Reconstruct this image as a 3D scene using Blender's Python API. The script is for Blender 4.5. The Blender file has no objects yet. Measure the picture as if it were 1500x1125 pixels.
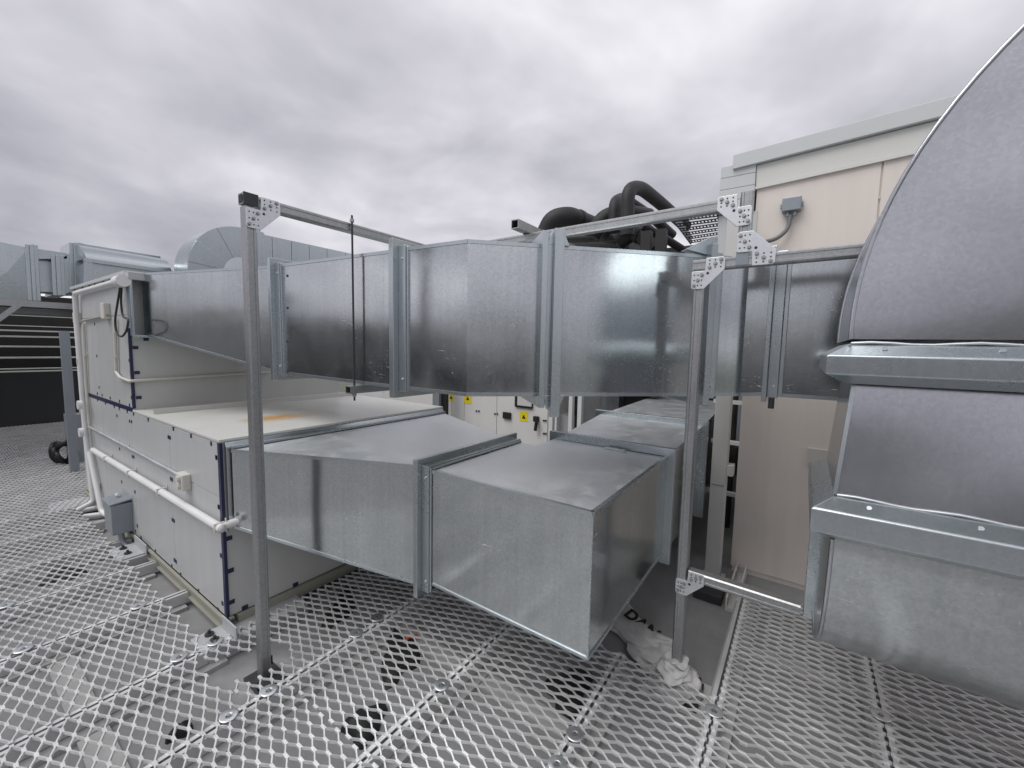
import bpy, bmesh, math, random
import numpy as np
from mathutils import Vector, Matrix
random.seed(7)
rng = np.random.default_rng(7)
S = bpy.context.scene
col = S.collection

# ------------------------------------------------------------------ camera
FPX, PITCH, ROLL, YAW, EYE = 608.9, .0897, .02027, .61035, 1.6
_cy, _sy, _cp, _sp = math.cos(YAW), math.sin(YAW), math.cos(PITCH), math.sin(PITCH)
FW = Vector((_cy*_cp, _sy*_cp, -_sp)); _r = Vector((_sy, -_cy, 0)); _u = _r.cross(FW)
RT = math.cos(ROLL)*_r + math.sin(ROLL)*_u
UP = -math.sin(ROLL)*_r + math.cos(ROLL)*_u
CAM = Vector((0, 0, EYE))
cd = bpy.data.cameras.new('camera'); cam = bpy.data.objects.new('camera', cd); col.objects.link(cam)
cd.sensor_width = 36; cd.lens = 36*FPX/1500; cd.clip_start = .02; cd.clip_end = 3000
m = Matrix((RT, UP, -FW)).transposed().to_4x4(); m.translation = CAM
cam.matrix_world = m; S.camera = cam

# ------------------------------------------------------------------ world, sun, exposure
SUN_EL, SUN_AZ = math.radians(58), math.radians(150)      # azimuth from +X, counter-clockwise
w = bpy.data.worlds.new('World'); S.world = w; w.use_nodes = True
N, L = w.node_tree.nodes, w.node_tree.links
N.clear()
def nd(tree, t, **k):
    n = tree.nodes.new(t)
    for a, v in k.items(): setattr(n, a, v)
    return n
wt = w.node_tree
sky = nd(wt, 'ShaderNodeTexSky', sky_type='NISHITA', sun_disc=False)
sky.sun_elevation = SUN_EL; sky.sun_rotation = math.pi/2 - SUN_AZ
tc = nd(wt, 'ShaderNodeTexCoord'); sep = nd(wt, 'ShaderNodeSeparateXYZ'); L.new(tc.outputs['Generated'], sep.inputs[0])
def mth(tree, op, a, b=None, c=None, clamp=False):
    n = tree.nodes.new('ShaderNodeMath'); n.operation = op; n.use_clamp = clamp
    for i, v in enumerate((a, b, c)):
        if v is None: continue
        if isinstance(v, (int, float)): n.inputs[i].default_value = v
        else: tree.links.new(v, n.inputs[i])
    return n.outputs[0]
zz = mth(wt, 'MAXIMUM', sep.outputs[2], 0.0)
den = mth(wt, 'ADD', zz, .22)
cx = mth(wt, 'DIVIDE', sep.outputs[0], den); cy = mth(wt, 'DIVIDE', sep.outputs[1], den)
cmb = nd(wt, 'ShaderNodeCombineXYZ'); L.new(cx, cmb.inputs[0]); L.new(cy, cmb.inputs[1]); cmb.inputs[2].default_value = 62.79
vr = nd(wt, 'ShaderNodeVectorRotate', rotation_type='Z_AXIS'); vr.inputs['Angle'].default_value = math.radians(285); L.new(cmb.outputs[0], vr.inputs['Vector'])
def noise(tree, vec, scale, detail=4, rough=.55, dist=0.):
    n = nd(tree, 'ShaderNodeTexNoise'); n.inputs['Scale'].default_value = scale; n.inputs['Detail'].default_value = detail
    n.inputs['Roughness'].default_value = rough; n.inputs['Distortion'].default_value = dist
    if vec is not None: tree.links.new(vec, n.inputs['Vector'])
    return n
def ramp(tree, fac, stops):
    r = nd(tree, 'ShaderNodeValToRGB'); e = r.color_ramp.elements
    while len(e) < len(stops): e.new(.5)
    for el, (p, c) in zip(e, stops):
        el.position = p; el.color = (c, c, c, 1) if isinstance(c, (int, float)) else (*c, 1)
    tree.links.new(fac, r.inputs[0]); return r.outputs[0]
n1 = noise(wt, vr.outputs[0], .62, 5, .45, .35)
n2 = noise(wt, vr.outputs[0], 2.2, 4, .5, .3)
cf = mth(wt, 'ADD', mth(wt, 'MULTIPLY', n1.outputs[0], .74), mth(wt, 'MULTIPLY', n2.outputs[0], .26))
cf = mth(wt, 'ADD', cf, mth(wt, 'MULTIPLY', zz, -.03))
clouds = ramp(wt, cf, [(.36, (.27, .272, .305)), (.43, (.35, .348, .385)), (.49, (.445, .437, .475)), (.55, (.57, .558, .595)), (.62, (.74, .728, .76))])
mx = nd(wt, 'ShaderNodeMix', data_type='RGBA'); mx.inputs[0].default_value = .012
sc_ = nd(wt, 'ShaderNodeVectorMath', operation='SCALE'); sc_.inputs['Scale'].default_value = 10.0; L.new(clouds, sc_.inputs[0])
L.new(sc_.outputs[0], mx.inputs[6]); L.new(sky.outputs[0], mx.inputs[7])
bg = nd(wt, 'ShaderNodeBackground'); bg.inputs[1].default_value = .1
L.new(mx.outputs[2], bg.inputs[0])
wo = nd(wt, 'ShaderNodeOutputWorld'); L.new(bg.outputs[0], wo.inputs[0])
sl = bpy.data.lights.new('sun', 'SUN'); so = bpy.data.objects.new('sun', sl); col.objects.link(so)
sl.energy = 1.5; sl.angle = math.radians(45); sl.color = (1, .985, .96)
so.rotation_euler = Vector((math.cos(SUN_AZ)*math.cos(SUN_EL), math.sin(SUN_AZ)*math.cos(SUN_EL), math.sin(SUN_EL))).to_track_quat('Z', 'Y').to_euler()
S.view_settings.view_transform = 'Standard'; S.view_settings.look = 'None'
S.view_settings.exposure = 0.6; S.view_settings.gamma = 1.0; S.view_settings.use_curve_mapping = False

# ------------------------------------------------------------------ helpers
def at(px, py, X=None, Y=None, Z=None):
    """point of the place seen at a pixel of the 1500 px photograph, on a plane X=, Y= or Z="""
    d = FW + RT*((px-750)/FPX) - UP*((py-562.5)/FPX)
    t = X/d.x if X is not None else Y/d.y if Y is not None else (Z-EYE)/d.z
    return CAM + d*t

def root_loc(o):
    while o.parent: o = o.parent
    return o.location
class MB:
    def __init__(self): self.v = []; self.f = []; self.sm = []
    def add(self, vs, fs, smooth=False):
        b = len(self.v); self.v += [tuple(p) for p in vs]; self.f += [tuple(i+b for i in f) for f in fs]; self.sm += [smooth]*len(fs); return self
    def box(self, x0, x1, y0, y1, z0, z1):
        x0, x1 = sorted((x0, x1)); y0, y1 = sorted((y0, y1)); z0, z1 = sorted((z0, z1))
        return self.hull([(x0, y0, z0), (x1, y0, z0), (x1, y1, z0), (x0, y1, z0)], [(x0, y0, z1), (x1, y0, z1), (x1, y1, z1), (x0, y1, z1)])
    def hull(self, a, b, caps=True):
        n = len(a); fs = [(i, (i+1) % n, n+(i+1) % n, n+i) for i in range(n)]
        if caps: fs += [tuple(range(n-1, -1, -1)), tuple(range(n, 2*n))]
        return self.add(list(a)+list(b), fs)
    def obox(self, c, u, v, w_):          # centre and three half vectors
        c, u, v, w_ = map(Vector, (c, u, v, w_))
        return self.hull([c-u-v-w_, c+u-v-w_, c+u+v-w_, c-u+v-w_], [c-u-v+w_, c+u-v+w_, c+u+v+w_, c-u+v+w_])
    def prism(self, poly, d):
        d = Vector(d); p = [Vector(q) for q in poly]; return self.hull(p, [q+d for q in p])
    def tube(self, pts, r, n=12, caps=True, rounds=0, rad=None):
        pts = [Vector(p) for p in pts]
        if rounds:                         # round the inner corners
            out = [pts[0]]
            for i in range(1, len(pts)-1):
                a, b, c = pts[i-1], pts[i], pts[i+1]; k = min(rounds, (a-b).length*.45, (c-b).length*.45)
                p, q = b+(a-b).normalized()*k, b+(c-b).normalized()*k
                for t in (0, .2, .4, .6, .8, 1): out.append(p*(1-t)**2+b*2*t*(1-t)+q*t*t)
            pts = out+[pts[-1]]
        rings = []; nrm = None
        for i, p in enumerate(pts):
            t = (pts[min(i+1, len(pts)-1)]-pts[max(i-1, 0)]).normalized()
            if nrm is None: nrm = t.orthogonal().normalized()
            nrm = (nrm-t*nrm.dot(t)).normalized(); bn = t.cross(nrm)
            rr = r if rad is None else rad[i]
            rings.append([p+(nrm*math.cos(2*math.pi*j/n)+bn*math.sin(2*math.pi*j/n))*rr for j in range(n)])
        vs = [v for rg in rings for v in rg]; fs = []
        for i in range(len(rings)-1):
            for j in range(n): fs.append((i*n+j, i*n+(j+1) % n, (i+1)*n+(j+1) % n, (i+1)*n+j))
        self.add(vs, fs, True)
        if caps: self.add(rings[0], [tuple(range(n-1, -1, -1))]); self.add(rings[-1], [tuple(range(n))])
        return self
    def cyl(self, a, b, r, n=14): return self.tube([a, b], r, n)
    def build(self, name, mat, parent=None, bevel=0, label=None, kind=None, seg=2):
        off = root_loc(parent) if parent else Vector((0, 0, 0))
        me = bpy.data.meshes.new(name); me.from_pydata([(p[0]-off.x, p[1]-off.y, p[2]-off.z) for p in self.v], [], self.f)
        me.polygons.foreach_set('use_smooth', self.sm)
        bm = bmesh.new(); bm.from_mesh(me); bmesh.ops.recalc_face_normals(bm, faces=bm.faces); bm.to_mesh(me); bm.free()
        me.materials.append(mat); o = bpy.data.objects.new(name, me); col.objects.link(o); o.parent = parent
        if bevel:
            b = o.modifiers.new('bevel', 'BEVEL'); b.width = bevel; b.segments = seg; b.limit_method = 'ANGLE'; b.angle_limit = math.radians(40)
        if label: o['label'] = label
        if kind: o['kind'] = kind
        return o
def thing(name, label, cat, loc=(0, 0, 0), group=None):
    o = bpy.data.objects.new(name, None); o.empty_display_size = .1; col.objects.link(o); o.location = loc
    o['label'] = label; o['category'] = cat
    if group: o['group'] = group
    return o
def tag(o, label, cat, group=None):
    o['label'] = label; o['category'] = cat
    if group: o['group'] = group
    return o
def settle(o, loc):                      # give a one-mesh thing its own origin
    loc = Vector(loc); o.data.transform(Matrix.Translation(-loc)); o.location = loc; return o
def struct(name, mb, mat, **k): return mb.build(name, mat, kind='structure', **k)
def dup(o, parent, loc=None):
    c = o.copy(); col.objects.link(c); c.parent = parent
    if loc is not None: c.location = loc
    return c

# ------------------------------------------------------------------ materials
def new_mat(name):
    mt = bpy.data.materials.new(name); mt.use_nodes = True; t = mt.node_tree
    return mt, t, t.nodes['Principled BSDF']
def tex_vec(t, scale=(1, 1, 1), rot=(0, 0, 0)):
    g = nd(t, 'ShaderNodeNewGeometry'); mp = nd(t, 'ShaderNodeMapping'); mp.inputs['Scale'].default_value = scale; mp.inputs['Rotation'].default_value = rot
    t.links.new(g.outputs['Position'], mp.inputs[0]); return mp.outputs[0]
def mixc(t, f, a, b, mode='MIX'):
    n = nd(t, 'ShaderNodeMix', data_type='RGBA', blend_type=mode)
    for i, v in ((0, f), (6, a), (7, b)):
        if isinstance(v, (int, float)): n.inputs[i].default_value = v
        elif isinstance(v, tuple): n.inputs[i].default_value = (*v, 1)
        else: t.links.new(v, n.inputs[i])
    return n.outputs[2]
def bump(t, bsdf, h, strength, dist=.01, prev=None):
    b = nd(t, 'ShaderNodeBump'); b.inputs['Strength'].default_value = strength; b.inputs['Distance'].default_value = dist
    t.links.new(h, b.inputs['Height'])
    if prev is not None: t.links.new(prev, b.inputs['Normal'])
    t.links.new(b.outputs[0], bsdf.inputs['Normal']); return b.outputs[0]
def galv(name, lo=(.39, .418, .43), hi=(.57, .598, .61), rough=.155, dust=.10, streak=True, wave=.16, marks_k=None, chalk=0., micro=.01):
    mt, t, b = new_mat(name)
    v = tex_vec(t)
    vo = nd(t, 'ShaderNodeTexVoronoi'); vo.inputs['Scale'].default_value = 120; t.links.new(v, vo.inputs['Vector'])
    sepc = nd(t, 'ShaderNodeSeparateColor'); t.links.new(vo.outputs['Color'], sepc.inputs[0])
    fine = noise(t, v, 300, 2, .6)
    big = noise(t, v, 2.6, 5, .5, .15)
    st = noise(t, tex_vec(t, (46, 46, .8)), 1.0, 4, .6)
    f = mth(t, 'ADD', mth(t, 'MULTIPLY', sepc.outputs[0], .20), mth(t, 'MULTIPLY', fine.outputs[0], .26))
    f = mth(t, 'ADD', f, mth(t, 'MULTIPLY', st.outputs[0], .36 if streak else .12)); f = mth(t, 'ADD', f, mth(t, 'MULTIPLY', big.outputs[0], .08))
    c = mixc(t, ramp(t, f, [(.2, 0.), (.7, 1.)]), lo, hi)
    # chalky bloom, scuffs and small white spots
    sc = noise(t, v, 7., 9, .68, .5); scr = ramp(t, sc.outputs[0], [(.44, 0.), (.74, 1.)])
    wsp = noise(t, tex_vec(t, (70, 7, 70), (.5, .8, .3)), 1.0, 2, .5, 2.2); spk = ramp(t, wsp.outputs[0], [(.69, 0.), (.72, 1.)])
    wq = noise(t, tex_vec(t, (8, 80, 60), (.2, -.5, .9)), 1.0, 2, .5, 2.2); spq = ramp(t, wq.outputs[0], [(.70, 0.), (.73, 1.)])
    vs = nd(t, 'ShaderNodeTexVoronoi'); vs.inputs['Scale'].default_value = 20; t.links.new(v, vs.inputs['Vector'])
    dots = ramp(t, vs.outputs['Distance'], [(.035, 1.), (.06, 0.)])
    dm = ramp(t, noise(t, v, 4, 3).outputs[0], [(.47, 0.), (.64, 1.)])
    marks = mth(t, 'MULTIPLY', mth(t, 'MAXIMUM', mth(t, 'MAXIMUM', spk, spq), dots), dm)
    df = mth(t, 'MAXIMUM', mth(t, 'MULTIPLY_ADD', scr, dust, chalk), mth(t, 'MULTIPLY', marks, (min(.9, dust*3+.25) if marks_k is None else marks_k)), clamp=True)
    c = mixc(t, df, c, (.70, .71, .72))
    t.links.new(c, b.inputs['Base Color'])
    t.links.new(mth(t, 'MULTIPLY_ADD', df, -.7, .98), b.inputs['Metallic'])
    rr = mth(t, 'MULTIPLY_ADD', mth(t, 'ADD', mth(t, 'MULTIPLY', sepc.outputs[1], .15), big.outputs[0]), .11, rough-.06)
    rr = mth(t, 'ADD', rr, mth(t, 'MULTIPLY', df, .3)); t.links.new(rr, b.inputs['Roughness'])
    lowf = noise(t, v, 1.7, 1, .25, 0.)
    p = bump(t, b, lowf.outputs[0], wave, .05)
    if micro: bump(t, b, mth(t, 'ADD', fine.outputs[0], mth(t, 'MULTIPLY', st.outputs[0], 2.)), micro, .0012, p)
    return mt
def paint(name, c, rough=.45, var=.08, grime=.15, metal=0., scale=3., spec=.5, bumpy=.02):
    mt, t, b = new_mat(name); v = tex_vec(t)
    n = noise(t, v, scale, 6, .62, .4); st = noise(t, tex_vec(t, (9, 9, .7)), 1., 4, .6)
    k = ramp(t, n.outputs[0], [(.3, 1-var), (.7, 1+var*.6)])
    cc = mixc(t, 1., tuple(c), k, 'MULTIPLY')
    g = ramp(t, mth(t, 'ADD', mth(t, 'MULTIPLY', n.outputs[0], .5), mth(t, 'MULTIPLY', st.outputs[0], .5)), [(.44, 0.), (.80, 1.)])
    cc = mixc(t, mth(t, 'MULTIPLY', g, grime), cc, tuple(x*.45 for x in c))
    t.links.new(cc, b.inputs['Base Color']); b.inputs['Metallic'].default_value = metal
    b.inputs['Specular IOR Level'].default_value = spec
    t.links.new(mth(t, 'MULTIPLY_ADD', n.outputs[0], .25, rough-.12), b.inputs['Roughness'])
    fn = noise(t, v, 160, 2, .5); bump(t, b, mth(t, 'ADD', n.outputs[0], mth(t, 'MULTIPLY', fn.outputs[0], .05)), bumpy*4, .01)
    return mt
M = {}
M['galv'] = galv('galvanised_sheet', dust=.08, wave=.26, marks_k=.85)
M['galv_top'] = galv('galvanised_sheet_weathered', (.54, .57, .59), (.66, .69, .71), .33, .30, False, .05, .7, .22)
M['galv_bright'] = galv('galvanised_flange', (.42, .465, .485), (.53, .575, .595), .27, .03, True, .03, 0., .03, 0)
M['galv_dull'] = galv('galvanised_sheet_dull', (.43, .442, .468), (.56, .575, .605), .17, .05, False, .60, .45, .02, .010)
M['strut'] = galv('galvanised_strut', (.30, .31, .315), (.47, .475, .48), .42, .06, True, .03)
M['zinc'] = galv('zinc_plate', (.62, .64, .66), (.76, .78, .80), .40, .25, False, .03)
M['mesh'] = paint('galvanised_mesh', (.76, .765, .765), .36, .24, .32, .48, 5., .5, .05)
M['rail_g'] = paint('galvanised_rail', (.62, .625, .63), .45, .15, .25, .4, 5.)
M['panel'] = paint('ahu_panel_cream', (.48, .49, .492), .36, .06, .26, 0.1, 1.2, .5, .002)
M['panel_end'] = paint('ahu_end_panel', (.50, .507, .49), .40, .05, .2, 0, 1.5, .5, .002)
M['rail'] = paint('base_rail_olive', (.30, .295, .25), .55, .12, .3)
M['navy'] = paint('navy_trim', (.012, .014, .055), .4, .1, .0)
M['pipe_w'] = paint('white_pvc', (.68, .68, .68), .35, .05, .1, 0, 5)
M['box_cream'] = paint('cream_plastic', (.56, .55, .50), .4, .05, .1, 0, 6)
M['box_grey'] = paint('grey_steel_box', (.27, .30, .33), .4, .06, .1, .3, 4)
M['grey_plate'] = paint('grey_steel_plate', (.46, .47, .485), .5, .1, .25, .3, 7)
M['roof'] = paint('roof_membrane', (.28, .28, .284), .55, .2, .45, 0, 3.0, .3, .06)
M['slab'] = paint('concrete_bearer', (.42, .415, .405), .8, .15, .3, 0, 9)
M['black'] = paint('black_rubber', (.012, .012, .012), .55, .2, 0, 0, 6)
M['ins'] = paint('black_insulation', (.022, .022, .024), .6, .25, .0, 0, 7, .4, .15)
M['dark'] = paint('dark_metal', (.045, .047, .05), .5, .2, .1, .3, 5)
M['wall'] = paint('render_panel_pink', (.72, .66, .605), .62, .07, .3, 0, 1.6, .35)
M['trim_blue'] = paint('parapet_cap', (.55, .57, .57), .5, .03, .06, 0, 2)
M['trim_cream'] = paint('parapet_band', (.64, .64, .605), .5, .03, .06, 0, 2)
M['white'] = paint('white_panel', (.66, .655, .635), .4, .04, .06, 0, 3)
M['white_steel'] = paint('white_steel', (.56, .55, .53), .45, .05, .12, 0, 4)
M['yellow'] = paint('yellow_sticker', (.75, .62, .02), .5, .05, .05)
M['orange'] = paint('orange_plastic', (.75, .12, .03), .5, .05, .05)
M['glass'] = paint('dark_glass', (.03, .035, .04), .12, .1, 0)
M['bag'] = paint('white_bag', (.52, .515, .505), .5, .12, .35, 0, 14, .4, .1)
M['ink'] = paint('black_ink', (.01, .01, .01), .6, .1, 0)
M['cable'] = paint('grey_cable', (.16, .16, .17), .5, .1, 0)
M['fwall'] = paint('far_wall_dark', (.04, .042, .046), .7, .12, .2)
M['slat'] = paint('louvre_slat', (.90, .90, .88), .5, .1, .1)
M['ground'] = paint('far_ground', (.10, .11, .085), .9, .3, .2, 0, .02)
M['hole'] = paint('dark_hole', (.02, .02, .02), .7, .1, 0)
M['teal'] = paint('blue_protective_film', (.34, .47, .54), .3, .1, .1, .2, 4)
# cream lid with a rust stain of its own
mt, t, b = new_mat('ahu_lid'); v = tex_vec(t)
n = noise(t, v, 3, 6, .6, .5); c = mixc(t, n.outputs[0], (.49, .49, .465), (.62, .62, .595))
mp = nd(t, 'ShaderNodeMapping'); mp.vector_type = 'TEXTURE'; mp.inputs['Location'].default_value = (1.44, 3.05, 1.06); mp.inputs['Scale'].default_value = (.34, .20, .5)
g_ = nd(t, 'ShaderNodeNewGeometry'); t.links.new(g_.outputs['Position'], mp.inputs[0])
ln = nd(t, 'ShaderNodeVectorMath', operation='LENGTH'); t.links.new(mp.outputs[0], ln.inputs[0])
rn = noise(t, v, 14, 6, .7, 1.)
rf = ramp(t, mth(t, 'ADD', mth(t, 'MULTIPLY', ln.outputs['Value'], .6), mth(t, 'MULTIPLY', rn.outputs[0], .75)), [(.46, 1.), (.86, 0.)])
c = mixc(t, mth(t, 'MULTIPLY', rf, .95), c, (.52, .27, .05)); t.links.new(c, b.inputs['Base Color']); b.inputs['Roughness'].default_value = .36
bump(t, b, n.outputs[0], .02, .01); M['lid'] = mt

# ------------------------------------------------------------------ setting: roof, far ground
ROOF = -.10
struct('roof', MB().box(-14, 30, -14, 13, -.5, ROOF), M['roof'])
struct('ground', MB().box(-900, 900, -900, 900, -12.2, -12), M['ground'])

# ------------------------------------------------------------------ expanded-metal walkway
PX, PYN = .0508, .128
def lattice(x0, x1, y0, y1, hole=None, rag=None):
    """one sheet of expanded metal: short bonds joined by tilted strands, rows spaced to fit the sheet"""
    tl = math.radians(13)
    bl = .030; nr = 2*max(1, round((y1-y0)/PYN)); py = (y1-y0-.001)/nr; d = .0030
    segs = []
    inb = lambda x, y: x0 <= x <= x1 and not (hole and hole(x, y)) and not (rag and not rag(x, y))
    ni = int((x1-x0)/PX)+1
    for j in range(nr+1):
        y = y0+.0005+j*py; ox = x0+.004+(PX/2 if j % 2 else 0)
        for i in range(ni+1):
            x = ox+i*PX
            if inb(x, y):
                for s in (-1, 1): segs.append((x+s*d, max(y0-.001, y-bl/2), x+s*d, min(y1+.001, y+bl/2), 0))
            if j < nr:
                for s in (-1, 1):
                    xa, ya, xb, yb = x+s*d, y+bl/2, x+s*(PX/2-d), y+py-bl/2
                    if inb(x, y) and inb(x+s*PX/2, y+py): segs.append((xa, ya-.0015, xb, yb+.0015, s))
    if not segs: return None
    a = np.array(segs); n = len(a); A = np.column_stack([a[:, 0], a[:, 1], np.zeros(n)]); B = np.column_stack([a[:, 2], a[:, 3], np.zeros(n)])
    A[:, 2] = -.0046; B[:, 2] = -.0046; jit = rng.normal(0, .0006, n); A[:, 2] += jit; B[:, 2] += jit
    ang = tl*a[:, 4]; z_ = np.zeros(n); W = np.column_stack([np.cos(ang), z_, np.sin(ang)])*.0034; T = np.column_stack([-np.sin(ang), z_, np.cos(ang)])*.0046
    c8 = np.stack([P+s*W+q*T for P in (A, B) for s, q in ((-1, -1), (1, -1), (1, 1), (-1, 1))], 1)
    fa = np.array([(0, 1, 5, 4), (1, 2, 6, 5), (2, 3, 7, 6), (3, 0, 4, 7), (3, 2, 1, 0), (4, 5, 6, 7)])
    F = (np.arange(n)[:, None, None]*8+fa[None]).reshape(-1, 4)
    return c8.reshape(-1, 3), F
def grating(x0, x1, y0, y1, label, hole=None, rag=None):
    r = lattice(x0, x1, y0, y1, hole, rag)
    if r is None: return
    V, F = r; loc = Vector(((x0+x1)/2, (y0+y1)/2, 0)); V = V-np.array(loc)
    V[:, 2] += random.uniform(-.001, .001)
    me = bpy.data.meshes.new('walkway_mesh_panel'); me.from_pydata(V.tolist(), [], F.tolist()); me.materials.append(M['mesh'])
    o = bpy.data.objects.new('walkway_mesh_panel', me); col.objects.link(o); o.location = loc
    tag(o, label, 'walkway panel', 'expanded metal walkway panels'); return o
p1hole = lambda x, y: (.80 < x < 1.0 and 2.06 < y < 2.22) or (.70 < x < .86 and 2.12 < y < 2.32)
rows = [(-1.6, -1.005), (-1.0, -.395), (-.39, .218)]
names = ['in the bottom right corner', 'beneath the curved riser duct', 'along the bare roof strip']
for (y0, y1), nm in zip(rows, names):
    grating(-.6, .62, y0, y1, 'near end of the mesh walkway strip '+nm)
    grating(.625, 1.84, y0, y1, 'middle piece of the mesh walkway strip '+nm)
    grating(1.845, 3.16, y0, y1, 'far end of the mesh walkway strip '+nm)
rag_r = lambda x, y: x < 2.06+.03*math.sin(y*40)
mids = [(.224, .678, 'at the foot of the post wrapped in white plastic'), (.681, 1.294, 'below the large square duct elbow'), (1.297, 1.908, 'over the orange bit')]
for y0, y1, nm in mids:
    grating(-.6, .905, y0, y1, 'near expanded metal walkway panel '+nm)
    grating(.91, 2.06, y0, y1, 'far expanded metal walkway panel '+nm, rag=rag_r)
grating(-.6, .735, 1.91, 2.45, 'expanded metal walkway panel left of the foremost strut post', p1hole)
grating(.74, 2.3, 1.91, 2.50, 'expanded metal walkway panel cut around the foremost strut post', p1hole)
ys = [2.46, 3.155, 3.77, 4.38, 4.99, 5.6, 6.21, 6.82]
nths = ['first', 'second', 'third', 'fourth', 'fifth', 'sixth', 'seventh']
for k in range(7):
    xe = .80 if ys[k+1] < 6.1 else 2.2
    grating(-.6, xe, ys[k], ys[k+1]-.003, nths[k]+' mesh panel along the cream unit, counted from the foremost post')
yy = 6.82
for k, nm in enumerate(['just beyond the leaning black cable coil', 'midway to the far dark wall', 'last but one before the far dark wall', 'against the foot of the far dark wall']):
    grating(-.6, 2.6, yy, yy+1.17, 'wide mesh walkway panel '+nm); yy += 1.175

# rails carrying the mesh: one along each seam
def rail(x0, x1, y, label):
    r = thing('support_rail', label, 'support rail', (x0, y, ROOF), 'rails under the mesh seams')
    mb = MB()
    mb.box(x0, x1, y-.026, y+.026, -.074, -.070); mb.box(x0, x1, y-.026, y-.022, -.070, -.009); mb.box(x0, x1, y+.022, y+.026, -.070, -.009)
    mb.box(x0, x1, y-.022, y-.007, -.012, -.009); mb.box(x0, x1, y+.007, y+.022, -.012, -.009)
    mb.build('channel', M['rail_g'], r)
    MB().box(x0+.01, x1-.02, y-.075, y+.045, ROOF, -.078).build('bearing_strip', M['slab'], r)
    return r
rl = [(.222, 3.15, 'beside the bare roof strip'), (.68, 2.04, 'in front of the square duct elbow'), (1.294, 2.04, 'under the square duct elbow'), (1.908, 2.3, 'at the foot of the foremost strut post'),
      (2.456, .86, 'nearest the front foot of the cream unit'), (3.158, .90, 'second from the front foot of the cream unit'), (3.768, .90, 'by the plate with two bolts'), (4.378, .90, 'below the grey steel box on the unit'),
      (4.988, .86, 'at the white pipe bends'), (5.6, .80, 'at the rear of the cream unit'), (-.392, 3.1, 'under the big curved duct')]
for y, x1, nm in rl: rail(-.6, x1, y, 'galvanised channel rail under a mesh seam '+nm)
# bearers running the other way
for x, y0, y1, nm in [(.33, 1.9, 3.2, 'left of the foremost post'), (.42, .2, 1.3, 'at the bottom edge of the view'), (1.55, .75, 1.85, 'under the square elbow'), (2.6, -1.2, .18, 'under the right hand mesh')]:
    o = MB().box(x-.05, x+.05, y0, y1, ROOF, -.085).build('bearer_strip', M['slab']); settle(o, (x, y0, ROOF)); tag(o, 'pale strip lying on the roof under the mesh, '+nm, 'bearer', 'pale bearers under the mesh')
# clamp washers
def clamp(p, label):
    c = thing('clamp_washer', label, 'washer', (p.x, p.y, .0), 'clamp washers holding the mesh')
    n = 20; prof = [(.010, .004), (.016, .003), (.033, .006), (.037, .004), (.037, .001), (.010, -.002)]
    mb = MB(); vs = [(p.x+r*math.cos(2*math.pi*i/n), p.y+r*math.sin(2*math.pi*i/n), z) for r, z in prof for i in range(n)]
    k = len(prof); mb.add(vs, [(a*n+i, a*n+(i+1) % n, ((a+1) % k)*n+(i+1) % n, ((a+1) % k)*n+i) for a in range(k) for i in range(n)], True)
    mb.build('disc', M['zinc'], c)
    h = MB(); h.cyl((p.x, p.y, -.02), (p.x, p.y, .008), .008, 6); h.build('bolt', M['strut'], c)
wl = [((8, 887), 'at the left edge of the view'), ((34, 951), 'second seam up at the left edge'), ((202, 888), 'near the stepped mesh edge by the unit foot'), ((262, 963), 'lower left of the unit foot'), ((315, 940), 'touching the front foot plate of the unit'),
      ((335, 1049), 'lower left of the foremost post'), ((394, 1012), 'right at the base of the foremost post'), ((522, 928), 'upper one of the pair under the tapered duct'), ((552, 905), 'farthest under the tapered duct'),
      ((647, 1004), 'below the lower edge of the tapered duct joint'), ((842, 1076), 'in front of the square elbow corner'), ((816, 1120), 'at the bottom edge of the view'), ((1046, 1042), 'at the end of the bare roof strip'), ((1290, 1048), 'under the curved duct at the lower right')]
for q, nm in wl: clamp(at(*q, Z=0), 'round galvanised clamp washer '+nm)
# black things lying under the mesh
def lump(p, rx, ry, h, mat, name, label, cat, rot=0., group=None):
    n, k = 16, 5; mb = MB(); vs = []
    for a in range(k):
        t = a/(k-1)*math.pi/2
        for i in range(n):
            an = 2*math.pi*i/n; q = 1+.22*math.sin(3*an+p.x*9)+.12*math.sin(5*an+p.y*7)
            x, y = rx*q*math.cos(an)*math.cos(t*.92), ry*q*math.sin(an)*math.cos(t*.92)
            vs.append((p.x+x*math.cos(rot)-y*math.sin(rot), p.y+x*math.sin(rot)+y*math.cos(rot), ROOF+h*math.sin(t)*(1+.15*math.sin(4*an))))
    mb.add(vs, [(a*n+i, a*n+(i+1) % n, (a+1)*n+(i+1) % n, (a+1)*n+i) for a in range(k-1) for i in range(n)]+[tuple((k-1)*n+i for i in range(n))], True)
    o = mb.build(name, mat); settle(o, (p.x, p.y, ROOF)); tag(o, label, cat, group); return o
for q, rx, ry, nm, rot in [((535, 1062), .10, .085, 'at the bottom centre of the view', .5), ((585, 962), .19, .10, 'beside the orange bit', .8), ((500, 890), .22, .07, 'under the tapered duct', .7), ((835, 1012), .16, .10, 'in front of the square elbow corner', .2),
                      ((90, 845), .10, .12, 'at the left, by the unit feet', .4), ((265, 1075), .05, .03, 'by the pale strip at lower left', 0)]:
    lump(at(*q, Z=ROOF), rx, ry, .045, M['black'], 'rubber_mat', 'black rubber scrap on the roof under the mesh, '+nm, 'rubber scrap', rot, 'black scraps under the mesh')
p = at(600, 937, Z=-.06); o = MB().tube([(p.x-.04, p.y, -.06), (p.x, p.y+.01, -.05), (p.x+.05, p.y-.01, -.06)], .008, 8, rounds=.02).build('plastic_offcut', M['orange']); settle(o, p); tag(o, 'small orange plastic piece seen through the mesh on a black scrap', 'offcut')

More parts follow.
